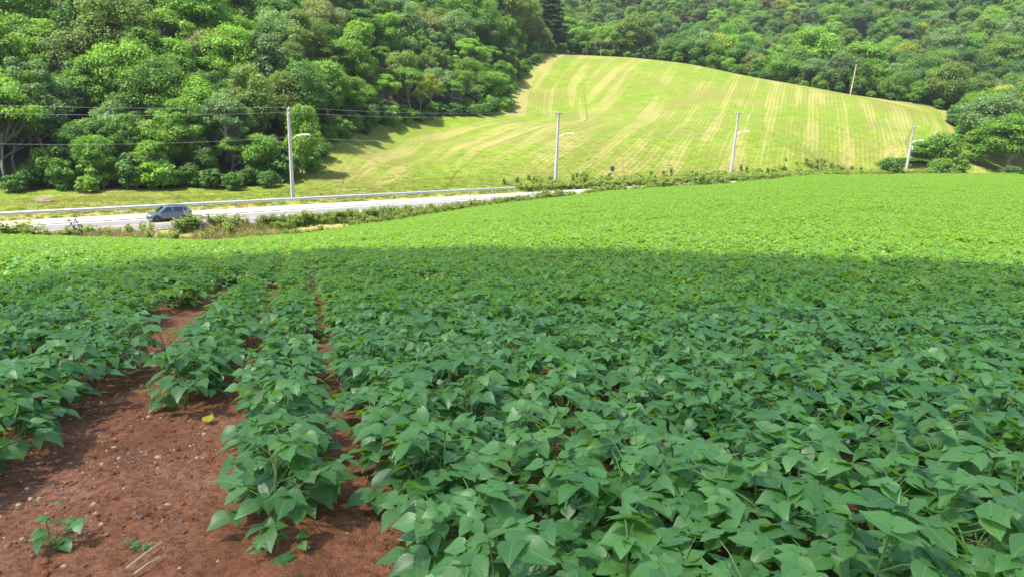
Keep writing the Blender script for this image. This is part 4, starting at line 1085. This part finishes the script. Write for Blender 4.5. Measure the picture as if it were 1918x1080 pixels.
# ------------------------------------------------------------------ the car
def car():
    paint = NT('grey_blue_paint'); paint.base((0.14, 0.17, 0.215), 0.32, 0.35, 0.5); paint.p.inputs['Coat Weight'].default_value = 0.5
    glass = NT('dark_car_glass'); glass.base((0.012, 0.018, 0.026), 0.06, 0, 0.6)
    rub = simple('tyre_rubber', (0.018, 0.018, 0.02), 0.85); rim = simple('wheel_rim', (0.10, 0.10, 0.11), 0.4, 0.5); blk = simple('black_trim', (0.02, 0.02, 0.022), 0.6)
    lamp = simple('headlamp_lens', (0.8, 0.82, 0.85), 0.1, 0.1); red = simple('tail_lamp', (0.35, 0.02, 0.02), 0.2)
    p, t = on_m(316, 79.6); d = road_dir(t)
    o = empty('car', (p[0], p[1], ROAD_Z + .004), math.atan2(-d[1], -d[0])); tag(o, 'grey blue compact car driving left on the road', 'car')
    # body shell: stations along x (front +): x, sill z, shoulder z, half width sill, half width shoulder
    st = [(-2.08, .46, .86, .62, .66), (-1.98, .36, 1.00, .76, .80), (-1.6, .26, 1.02, .84, .87), (-.9, .22, 1.0, .86, .88), (0, .22, .98, .86, .88), (.75, .22, .97, .86, .88),
          (1.15, .24, .93, .85, .87), (1.55, .26, .86, .83, .84), (1.9, .30, .77, .76, .76), (2.06, .40, .66, .62, .60)]
    V = []; F = []; n = 8
    for x, zs, zb, ws, wb in st:
        mz = (zs + zb) / 2
        V += [(x, -ws * .9, zs), (x, -ws, zs + .10), (x, -(wb + .015), mz + .05), (x, -wb * .96, zb), (x, wb * .96, zb), (x, wb + .015, mz + .05), (x, ws, zs + .10), (x, ws * .9, zs)]
    for i in range(len(st) - 1):
        for k in range(n): F.append((i * n + k, (i + 1) * n + k, (i + 1) * n + (k + 1) % n, i * n + (k + 1) % n))
    F += [tuple(range(n)), tuple((len(st) - 1) * n + k for k in range(n - 1, -1, -1))]
    # greenhouse: roof and pillars
    b = len(V)
    gh = [(-1.98, 1.00, .78), (-1.62, 1.46, .60), (-1.2, 1.53, .60), (-.3, 1.565, .61), (.25, 1.53, .60), (.50, 1.46, .58), (1.22, .93, .76)]
    for x, z, w in gh: V += [(x, -w, z), (x, 0, z + (.03 if z > 1.2 else .015)), (x, w, z)]
    for i in range(len(gh) - 1):
        for k in range(2): F.append((b + i * 3 + k, b + (i + 1) * 3 + k, b + (i + 1) * 3 + k + 1, b + i * 3 + k + 1))
    lo = len(V)
    for x, z, w in gh: V += [(x, -.835 if -1.9 < x < 1 else -w, 1.0 - .03 * max(0, x)), (x, .835 if -1.9 < x < 1 else w, 1.0 - .03 * max(0, x))]
    for i in range(len(gh) - 1):
        F.append((lo + 2 * i, lo + 2 * i + 2, b + 3 * i + 3, b + 3 * i)); F.append((b + 3 * i + 2, b + 3 * i + 5, lo + 2 * i + 3, lo + 2 * i + 1))
    me = mesh_np('body', V, F, paint.m, False); link('body', me, o)
    def pane(name, pts, mat=glass.m, th=.012):
        pts = [Vector(q) for q in pts]; nn = (pts[1] - pts[0]).cross(pts[2] - pts[0]).normalized() * th
        mb = MB(); k = len(pts); mb.add([q + nn for q in pts] + [q - nn for q in pts], [tuple(range(k)), tuple(range(2 * k - 1, k - 1, -1))] + [(i, k + i, k + (i + 1) % k, (i + 1) % k) for i in range(k)])
        return mb.build(name, mat, o)
    for s in (-1, 1):
        y = lambda z: s * (.835 - (z - 1.0) / .53 * .225 + .006)
        pane('side_window', [(.80, y(1.03), 1.03), (-.22, y(1.03), 1.03), (-.22, y(1.47), 1.47), (.30, y(1.46), 1.46)])
        pane('side_window', [(-.32, y(1.03), 1.03), (-1.18, y(1.05), 1.05), (-1.30, y(1.44), 1.44), (-.32, y(1.47), 1.47)])
        pane('side_window', [(-1.28, y(1.08), 1.08), (-1.66, y(1.14), 1.14), (-1.52, y(1.40), 1.40), (-1.38, y(1.42), 1.42)])
        dr = pane('door', [(.86, s * .905, .98), (-.26, s * .905, .99), (-.26, s * .885, .36), (.86, s * .885, .36)], paint.m, .006)
        h = MB(); h.box((-.10, s * .925, .86), (.2, .03, .035)); h.build('handle', blk, dr)
        dr = pane('door', [(-.30, s * .905, .99), (-1.25, s * .905, 1.0), (-1.12, s * .885, .52), (-.95, s * .885, .36), (-.30, s * .885, .36)], paint.m, .006)
        h = MB(); h.box((-1.08, s * .925, .88), (.2, .03, .035)); h.build('handle', blk, dr)
        mb = MB(); mb.box((.80, s * 1.0, 1.05), (.14, .2, .13)); mb.box((.80, s * .9, 1.02), (.06, .12, .05)); mb.build('mirror', blk, o)
        mb = MB(); mb.box((1.86, s * .62, .70), (.30, .26, .13), Matrix.Rotation(s * -.35, 3, 'Z')); mb.build('headlight', lamp, o)
        mb = MB(); mb.box((-2.0, s * .70, .92), (.16, .2, .22)); mb.build('tail_light', red, o)
        mb = MB(); mb.box((0, s * .875, .27), (2.0, .03, .12)); mb.build('sill_trim', blk, o)
        for x in (-1.30, 1.28):
            Mx = Matrix.Rotation(math.pi / 2, 3, 'X')
            mb = MB(); mb.lathe([(.385, -.02), (.385, .02)], 18, (x, s * .872, .36), Mx); mb.build('wheel_arch', blk, o)
            w = MB(); w.lathe([(.20, -.10), (.30, -.11), (.325, -.07), (.325, .07), (.30, .11), (.20, .10)], 18, (0, 0, 0), Mx); ti = w.mesh('tyre', rub, True)
            we = link('wheel', None, o, (x, s * .80, .325)); link('tyre', ti, we)
            r = MB(); r.lathe([(.19, -.095), (.19, .095)], 14, (0, 0, 0), Mx)
            for q in range(5): r.box((0, s * .10, 0), (.34, .012, .05), Matrix.Rotation(q * math.pi / 5, 3, 'Y'))
            r.build('rim', rim, we)
    pane('windscreen', [(1.17, -.70, .985), (1.17, .70, .985), (.55, .54, 1.455), (.55, -.54, 1.455)])
    pane('rear_window', [(-1.95, .66, 1.08), (-1.95, -.66, 1.08), (-1.66, -.55, 1.45), (-1.66, .55, 1.45)])
    mb = MB(); mb.box((2.0, 0, .50), (.14, 1.1, .16)); mb.build('grille', blk, o)
    mb = MB(); mb.box((2.05, 0, .36), (.10, 1.3, .12)); mb.build('bumper', blk, o)
    for s in (-1, 1):
        mb = MB(); mb.tube([(-1.45, s * .56, 1.53), (-.9, s * .56, 1.60), (.1, s * .56, 1.59)], .02, 5); mb.build('roof_rail', blk, o)
car()

# ------------------------------------------------------------------ roadside weeds and grass
def blades_mesh(name, seed, n, h, spread, w, mat, tall=0.0):
    rng = np.random.default_rng(seed); V = []; F = []; A = []
    for i in range(n):
        a = rng.uniform(0, 6.283); r = spread * math.sqrt(rng.uniform(0, 1)); x, y = r * math.cos(a), r * math.sin(a)
        b = rng.uniform(0, 6.283); L = h * rng.uniform(0.5, 1.1); ln = L * rng.uniform(0.1, 0.6); ww = w * rng.uniform(0.6, 1.3)
        dx, dy = math.cos(b), math.sin(b); k = len(V)
        V += [(x - dy * ww, y + dx * ww, -.03), (x + dy * ww, y - dx * ww, -.03), (x + dx * ln * .35 + dy * ww * .8, y + dy * ln * .35 - dx * ww * .8, L * .6), (x + dx * ln * .35 - dy * ww * .8, y + dy * ln * .35 + dx * ww * .8, L * .6), (x + dx * ln, y + dy * ln, L * rng.uniform(.8, 1))]
        F += [(k, k + 1, k + 2, k + 3), (k + 3, k + 2, k + 4)]; A += [min(1, max(0, rng.normal(.5, .22)))] * 5
    return mesh_np(name, V, F, mat, False, {'var': A})
M['grass_green'] = leaf_mat('grass_green', (0.075, 0.14, 0.014), (0.17, 0.24, 0.025), (0.3, 0.42, 0.03), 0.35, 0.6, 0.25)
M['grass_dry'] = leaf_mat('grass_dry', (0.20, 0.165, 0.06), (0.34, 0.27, 0.12), (0.4, 0.32, 0.12), 0.3, 0.7, 0.2)
def weed_mesh(name, seed, H, R, n, mat, leaf=0.09):
    rng = np.random.default_rng(seed); P = []; Nn = []
    for st in range(9):
        a = rng.uniform(0, 6.283); r = R * rng.uniform(.1, .9); hh = H * rng.uniform(.55, 1.05)
        u = rng.uniform(0.12, 1, n // 9)
        p = np.c_[u * r * math.cos(a), u * r * math.sin(a), u * hh] + rng.normal(0, .10 * (R + .3), (len(u), 3)); p[:, 2] = np.maximum(p[:, 2], .02)
        P.append(p); nn = rng.normal(0, .5, (len(u), 3)) + np.array([0, 0, .8]); Nn.append(nn / np.linalg.norm(nn, axis=1)[:, None])
    P = np.vstack(P); return quads_mesh(name, P, np.vstack(Nn), rng.uniform(.6, 1.3, len(P)) * leaf, .55, np.clip(rng.normal(.5, .2, len(P)), 0, 1), mat, rng)
M['weed_dark'] = leaf_mat('weed_dark', (0.095, 0.155, 0.035), (0.18, 0.25, 0.055), (0.30, 0.40, 0.05), 0.3, 0.55, 0.3)
wsrc = [loose('w', blades_mesh('w', 1, 60, .55, .35, .012, M['grass_green'])), loose('w', blades_mesh('w', 2, 50, .75, .3, .010, M['grass_dry'])),
        loose('w', weed_mesh('w', 3, .8, .45, 240, M['weed_leaf'])), loose('w', weed_mesh('w', 4, 1.0, .4, 240, M['weed_dark'])), loose('w', blades_mesh('w', 5, 50, .4, .4, .012, M['grass_green']))]
rv = np.random.default_rng(31); n = 46000
vt = rv.uniform(-50, 175, n); vm = rv.uniform(64.5, 74.6, n); ed = m_edge(vt)
ok = (vm > ed + 0.9)
patchy = np.array([mnoise.noise((a * .16, b * .3, 5.0)) for a, b in zip(vt, vm)])
ok &= (patchy > -0.28) | (vt > 60)
bare = ((vt - 15) / 7.0) ** 2 + ((vm - 67.3) / 1.5) ** 2 < 1; ok &= ~(bare & (rv.uniform(0, 1, n) < .85))
leftp = vt < 20
ok &= ~(leftp & (vm > 73.6) & (rv.uniform(0, 1, n) < .7)) & ~(leftp & (rv.uniform(0, 1, n) < .6))
vt, vm, patchy = vt[ok], vm[ok], patchy[ok]
vx, vy = xy(vt, vm); vz = ground(vx, vy)
u = rv.uniform(0, 1, len(vt)); leftp = vt < 20
idx = np.where(leftp, np.where(u < .55, 1, np.where(u < .8, 4, np.where(u < .93, 0, 2))), np.where(patchy > .12, np.where(u < .22, 2, np.where(u < .32, 3, np.where(u < .75, 0, 1))), np.where(u < .4, 0, np.where(u < .62, 1, np.where(u < .85, 2, 4)))))
scl = rv.uniform(.6, 1.25, len(vt)) * np.where(leftp, 1.25, np.interp(vt, [20, 30, 45, 60, 75, 140], [.8, .9, .95, 1.5, 1.6, 1.25]))
scatter('roadside_weeds', np.c_[vx, vy, vz], rv.uniform(0, 6.28, len(vt)), scl, idx, wsrc, 'green and dry weeds and grass along the near roadside', 'weeds')
# short grass behind the rail and along the foot of the hill
n = 5200; vt = rv.uniform(-50, 178, n); vm = 85.3 + rv.exponential(2.2, n)
keepg = (vm < 95) & ~((vt < 62) & (vm < 87.2) & (rv.uniform(0, 1, n) < .75)); vt, vm = vt[keepg], vm[keepg]
vx, vy = xy(vt, vm); vz = ground(vx, vy); far_end = vt > 62
wsrc2 = [loose('w', blades_mesh('w', 7, 40, .30, .4, .012, M['grass_green'])), loose('w', blades_mesh('w', 8, 40, .35, .4, .010, M['grass_dry'])), loose('w', weed_mesh('w', 9, .7, .45, 200, M['weed_leaf']))]
u = rv.uniform(0, 1, len(vt)); idx = np.where(far_end & (u < .4), 2, np.where(u < .75, 0, 1))
scatter('far_roadside_grass', np.c_[vx, vy, vz], rv.uniform(0, 6.28, len(vt)), rv.uniform(.6, 1.2, len(vt)) * np.where(far_end, 1.5, .9), idx, wsrc2, 'low grass at the foot of the mown hill behind the guard rail', 'grass')
# grass tufts over the mown strip nearest the road, and pale cut straw
n = 12000; vt = rv.uniform(-50, 178, n); vm = 88 + rv.gamma(1.6, 9, n); vx, vy = xy(vt, vm); ii = inside(vx, vy, MOWN); vx, vy = vx[ii], vy[ii]; vz = ground(vx, vy)
M['tuft'] = leaf_mat('tuft', (0.14, 0.21, 0.012), (0.24, 0.30, 0.022), (0.34, 0.44, 0.02), 0.35, 0.7, 0.2)
wsrc3 = [loose('w', blades_mesh('w', 11, 26, .13, .5, .016, M['tuft'])), loose('w', blades_mesh('w', 12, 26, .13, .5, .014, M['grass_dry']))]
scatter('mown_grass_tufts', np.c_[vx, vy, vz], rv.uniform(0, 6.28, len(vx)), rv.uniform(.7, 1.5, len(vx)), (rv.uniform(0, 1, len(vx)) < .35).astype(int), wsrc3, 'short tufts of regrowing grass on the mown slope', 'grass')

# single bushes in the roadside weeds: photo column, row of the top, width in pixels, across-road place, look
WB = [(38, 398, 88, 72.6, 'g', 'wide bushy weed clump at the left picture edge beside the road'), (362, 386, 62, 73.0, 'd', 'dark green bush hiding the rear of the car'), (335, 396, 30, 72.6, 'g', 'small pale bush just below the car'),
      (410, 388, 60, 73.4, 'g', 'grey green weed clump right of the dark bush by the car'), (500, 392, 44, 73.2, 'd', 'low dark weed clump below the first power pole'), (575, 386, 50, 73.4, 'g', 'low weed clump just right of the first power pole'),
      (640, 386, 46, 73.5, 'g', 'weed clump under the narrow sign behind the rail'), (700, 380, 52, 73.5, 'd', 'weed clump halfway along the visible guard rail'), (885, 362, 20, 73.5, 'g', 'tall thin weed sticking up in front of the guard rail'),
      (915, 372, 50, 73.5, 'g', 'grey green weed clump by the white stones at the field edge'), (1022, 344, 68, 74.3, 'd', 'dark bush at the end of the guard rail, foot of second pole'), (960, 360, 56, 73.8, 'd', 'bush in front of the guard rail end'),
      (1105, 340, 42, 74.0, 'd', 'upright dark weed clump right of the second pole'), (1145, 336, 40, 74.0, 'd', 'dark weed clump below the round road sign'), (1195, 340, 50, 73.6, 'g', 'pale weed clump below the two marker posts'),
      (1250, 330, 56, 73.6, 'g', 'pale weed clump between the marker posts and the third pole'), (1308, 306, 52, 74.4, 'd', 'tall dark bush just left of the third pole'), (1345, 314, 50, 74.2, 'd', 'low dark bush touching the third pole'),
      (1392, 314, 46, 74.2, 'd', 'low dark bush right of the third pole'), (1440, 308, 22, 74.2, 'd', 'slim dark weed between the third pole and the far weeds'), (1482, 313, 56, 74.0, 'd', 'wide low weed clump right of the slim dark weed'),
      (1532, 313, 40, 74.0, 'g', 'pale small weed clump midway between third and fourth poles'), (1600, 318, 40, 74.0, 'g', 'small pale weed clump left of the transformer pole')]
bush_t = {'g': (weed_mesh('foliage', 51, 1.0, .5, 900, M['weed_leaf'], .06), M['weed_leaf']), 'd': (weed_mesh('foliage', 52, 1.0, .5, 900, M['weed_dark'], .06), M['weed_dark'])}
sm = MB()
for k in range(7): sm.tube([(0, 0, -.05), (.25 * math.cos(k * .9), .25 * math.sin(k * .9), .45), (.42 * math.cos(k * .9), .42 * math.sin(k * .9), .85)], [.018, .012, .006], 4, False)
bush_stem = sm.mesh('stem', M['bean_stem'])
for px_, top, w, m, kd, lb in WB:
    p, t = on_m(px_, m); _, pb, d = to_px(p); H = max(.7, (pb - top) / FOC * d * .68); Wd = w / FOC * d
    o = empty('roadside_bush', p, px_ * .37 % 6.28); o.scale = (Wd, Wd, H); link('foliage', bush_t[kd][0], o); link('stem', bush_stem, o); tag(o, lb, 'bush', 'bushes in the roadside weeds')
# dead stalks
def stalk(px_, m, H, lean, mat, tuft, label):
    p, t = on_m(px_, m); o = empty('dead_stalk', p, 0); o.rotation_euler = (0, lean, 0); rg = random.Random(int(px_)); mb = MB()
    mb.tube([(0, 0, -.1), (.03, 0, H * .5), (0, .02, H)], [.045, .035, .015], 5)
    o2 = mb.build('stem', M[mat], o); mb = MB()
    for k in range(16):
        z = H * rg.uniform(.25, .98); a = rg.uniform(0, 6.28); L = rg.uniform(.15, .4) * tuft
        mb.tube([(0, 0, z), (L * math.cos(a), L * math.sin(a), z + rg.uniform(-.1, .25))], [.02, .012], 4)
        q = Vector((L * math.cos(a), L * math.sin(a), z)); mb.box(q, (.10, .07, .12))
    mb.build('withered_leaves', M[mat], o); tag(o, label, 'dead plant')
stalk(156, 70.5, 3.0, -0.28, 'dead_stem', .7, 'tall dark dead stalk leaning left in front of the road')
stalk(146, 70.8, 2.0, -0.22, 'dead_stem', .5, 'shorter dark dead stalk close beside the tall leaning one')
stalk(294, 69.0, 1.5, 0.02, 'dry', 1.0, 'short withered tan stalk standing in front of the car')
# concrete gutter blocks showing between weeds and beans
def gutter():
    x, y = xy(50, m_edge(50) + 1.3); o = empty('concrete_gutter', (x, y, gz(x, y))); tag(o, 'broken line of pale concrete gutter blocks at the field edge', 'gutter')
    rg = random.Random(4); mb = MB(); mb.box((0, 0, .03), (1.0, .45, .30)); me = mb.mesh('gutter_block', M['concrete'])
    for a, b in ((560, 745), (790, 800), (868, 906), (1000, 1006), (1026, 1036), (1058, 1150), (1300, 1345)):
        tt = []
        for q in (a, b):
            xs, ys = xy(TGRID, m_edge(TGRID) + 1.3); zs = ground(xs, ys); pp, _, dd = to_px(np.c_[xs, ys, zs]); pp = np.where(dd > 1, pp, -1e9); tt.append(TGRID[int(np.argmin(np.abs(pp - q)))])
        for t in np.arange(tt[0], max(tt[1], tt[0] + .6), 1.08):
            x1, y1 = xy(t, m_edge(t) + 1.3 + rg.uniform(-.05, .05)); d = road_dir(t)
            c = link('gutter_block', me, o); c.location = (x1 - x, y1 - y, gz(x1, y1) - gz(x, y) + rg.uniform(.0, .12)); c.rotation_euler = (rg.uniform(-.08, .08), rg.uniform(-.05, .05), math.atan2(d[1], d[0]) + rg.uniform(-.06, .06))
gutter()

# ------------------------------------------------------------------ small things on the dirt track
SK = [rock_mesh('stone', k, M['stone' if k % 2 else 'stone_pale']) for k in range(6)]
ST = [(314, 947, 20), (300, 951, 15), (297, 856, 16), (333, 841, 14), (214, 837, 13), (75, 867, 16), (74, 933, 11), (51, 915, 12), (57, 934, 13), (376, 1016, 16), (308, 1038, 13), (454, 1051, 16), (360, 1056, 11),
      (144, 1012, 13), (35, 945, 12), (247, 954, 12), (42, 1009, 12), (625, 994, 18), (685, 1034, 18), (607, 966, 11), (667, 1047, 14), (650, 934, 15), (607, 1062, 12), (654, 1076, 14), (672, 1073, 11), (108, 862, 13), (279, 780, 12), (60, 1040, 12), (340, 918, 11), (200, 1000, 12), (120, 1060, 13), (420, 1070, 12)]
rk = random.Random(8)
for k, (px_, py_, w) in enumerate(ST):
    p = ray_ground(px_, py_); d = float(p @ FW); r = w / FOC * d / 2 * .85
    o = link('stone', SK[k % 6], None, (p[0], p[1], gz(p[0], p[1]) - r * .02)); o.scale = (r, r * rk.uniform(.6, .9), r * rk.uniform(.45, .7)); o.rotation_euler = (rk.uniform(-.2, .2), rk.uniform(-.2, .2), rk.uniform(0, 6.28))
    big_ = 'largest pale stone' if k == 0 else 'small pale stone' if k % 2 == 0 else 'small brown stone'
    tag(o, '%s on the %s' % (big_, 'bare soil right of the second row' if px_ > 560 else 'dirt track'), 'stone', 'stones on the dirt')
# pebbles: too many to count
rp = np.random.default_rng(17); n = 9000
pq = rp.uniform(-2.0, 0.3, n); pr_ = 2.0 + rp.gamma(1.8, 1.6, n); X = pq * RQ[0] + pr_ * RD[0]; Y = pq * RQ[1] + pr_ * RD[1]
clus = np.array([mnoise.noise((a * 1.7, b * 1.7, 8.0)) for a, b in zip(X, Y)]); kp = (rp.uniform(0, 1, n) < .35 + clus * .9) & (pr_ < 11)
X, Y = X[kp], Y[kp]; n = len(X); Zp = ground(X, Y)
zn = np.array([0.030 * mnoise.noise((a * 2.3, b * 2.3, 3.1)) + 0.018 * mnoise.noise((a * 8, b * 8, 1.7)) for a, b in zip(X, Y)]) + -0.05 * np.exp(-((X * RQ[0] + Y * RQ[1] + 1.45) / 0.42) ** 2)
PB = []
for k in range(6):
    m_ = rock_mesh('pebble', 20 + k, M[('stone', 'stone_pale', 'boulder')[k % 3]], 1); PB.append(loose('p', m_))
scatter('soil_pebbles', np.c_[X, Y, Zp + zn], rp.uniform(0, 6.28, n), np.clip(rp.gamma(2.0, 0.0022, n), .0018, .014), rp.integers(0, 6, n), PB, 'pebbles and grit strewn over the red soil', 'pebbles', rp.uniform(-.4, .4, (n, 2)))
n = 5200; pq = rp.uniform(-2.0, 0.35, n); pr_ = 1.9 + rp.gamma(1.9, 1.4, n); X = pq * RQ[0] + pr_ * RD[0]; Y = pq * RQ[1] + pr_ * RD[1]; kp = pr_ < 9; X, Y = X[kp], Y[kp]; n = len(X)
zn = np.array([0.030 * mnoise.noise((a * 2.3, b * 2.3, 3.1)) + 0.018 * mnoise.noise((a * 8, b * 8, 1.7)) for a, b in zip(X, Y)]) + -0.05 * np.exp(-((X * RQ[0] + Y * RQ[1] + 1.45) / 0.42) ** 2)
CL = [loose('c', rock_mesh('clod', 40 + k, M['soil'], 1)) for k in range(5)]
scatter('soil_clods', np.c_[X, Y, ground(X, Y) + zn], rp.uniform(0, 6.28, n), np.clip(rp.gamma(2.0, 0.003, n), .002, .02), rp.integers(0, 5, n), CL, 'crumbly clods of red soil on the dirt track', 'soil', rp.uniform(-.5, .5, (n, 2)))
# seedling and small plants on the track
def small_plant(px_, py_, seed, h, nl, sc, label, yellow=0, spread=1.0):
    p = ray_ground(px_, py_); o = empty('bean_seedling', (p[0], p[1], gz(p[0], p[1]) - .01), seed); o.scale = (sc, sc, sc)
    mb, it = bean_design(seed, h, nl, spread); mb.build('stem', M['bean_stem'], o)
    for j, (v, mt, var) in enumerate(it):
        lf = link('leaflet', YELLOW_MESH if j < yellow else HI_MESH[v * 4 + min(3, int(var * 4))], o); lf.matrix_local = mt
    tag(o, label, 'seedling')
small_plant(95, 1015, 501, .26, 7, .5, 'small bean seedling alone on the left of the dirt track')
small_plant(512, 1060, 502, .22, 4, .5, 'small yellowing seedling at the foot of the second row', 3)
small_plant(248, 1032, 503, .10, 3, .3, 'tiny green sprout in the middle of the dirt track')
small_plant(310, 655, 505, .30, 6, .8, 'low seedling leaning into the far part of the dirt track')
# fallen leaves
for k, (px_, py_, L, mt_) in enumerate(((388, 797, .085, 'yellow'), (250, 690, .06, 'dry'), (268, 684, .05, 'dry'), (232, 700, .06, 'dry'), (285, 692, .05, 'dry'), (246, 706, .07, 'dry'), (262, 700, .05, 'dry'))):
    p = ray_ground(px_, py_); me = YELLOW_MESH if mt_ == 'yellow' else DRY_MESH
    o = link('fallen_leaf', me, None, (p[0], p[1], gz(p[0], p[1]) + .03), k * 1.3); o.scale = (L, L, L); o.rotation_euler.x = .15
    tag(o, 'single bright yellow leaf fallen by the first right row' if k == 0 else 'withered pale leaf in the litter on the dirt track', 'leaf', None if k == 0 else 'withered leaves on the track')
for k, (px_, py_, L, a) in enumerate(((238, 1068, .16, 1.2), (252, 1078, .10, 1.0))):
    p = ray_ground(px_, py_); mb = MB(); mb.tube([(0, 0, .01), (L * .5, 0, .02), (L, .01, .012)], [.005, .004, .003], 5); o = mb.build('dry_stalk', M['dry'], None, (p[0], p[1], gz(p[0], p[1])), a)
    tag(o, 'longer dry straw stalk at the bottom of the dirt track' if k == 0 else 'shorter dry straw stalk at the bottom picture edge', 'stalk')

# ------------------------------------------------------------------ look-alikes get their place in the label
bpy.context.view_layer.update()
same = {}
for o in S.objects:
    if o.parent is None and 'label' in o and o.get('kind') is None: same.setdefault(o['label'], []).append(o)
for lb, os_ in same.items():
    if len(os_) < 2: continue
    os_.sort(key=lambda o: float(to_px(np.array(o.matrix_world.translation))[0]))
    for k, o in enumerate(os_):
        o['label'] = '%s, %s' % (lb, 'leftmost' if k == 0 else 'rightmost' if k == len(os_) - 1 else ORD[min(k, len(ORD) - 1)] + ' from left')

# ------------------------------------------------------------------ thin summer haze
hz = bpy.data.materials.new('haze'); hz.use_nodes = True; hn_ = hz.node_tree.nodes; hn_.clear()
ho = hn_.new('ShaderNodeOutputMaterial'); hv = hn_.new('ShaderNodeVolumePrincipled'); hv.inputs['Color'].default_value = (0.86, 0.92, 1.0, 1); hv.inputs['Density'].default_value = 0.00011; hv.inputs['Anisotropy'].default_value = 0.2
hz.node_tree.links.new(hv.outputs[0], ho.inputs['Volume'])
mb = MB(); mb.box((0, 300, 95), (2400, 1400, 230)); ho_ = mb.build('haze', hz); ho_['kind'] = 'stuff'; ho_['label'] = 'thin pale haze in the air over the valley'; ho_['category'] = 'haze'
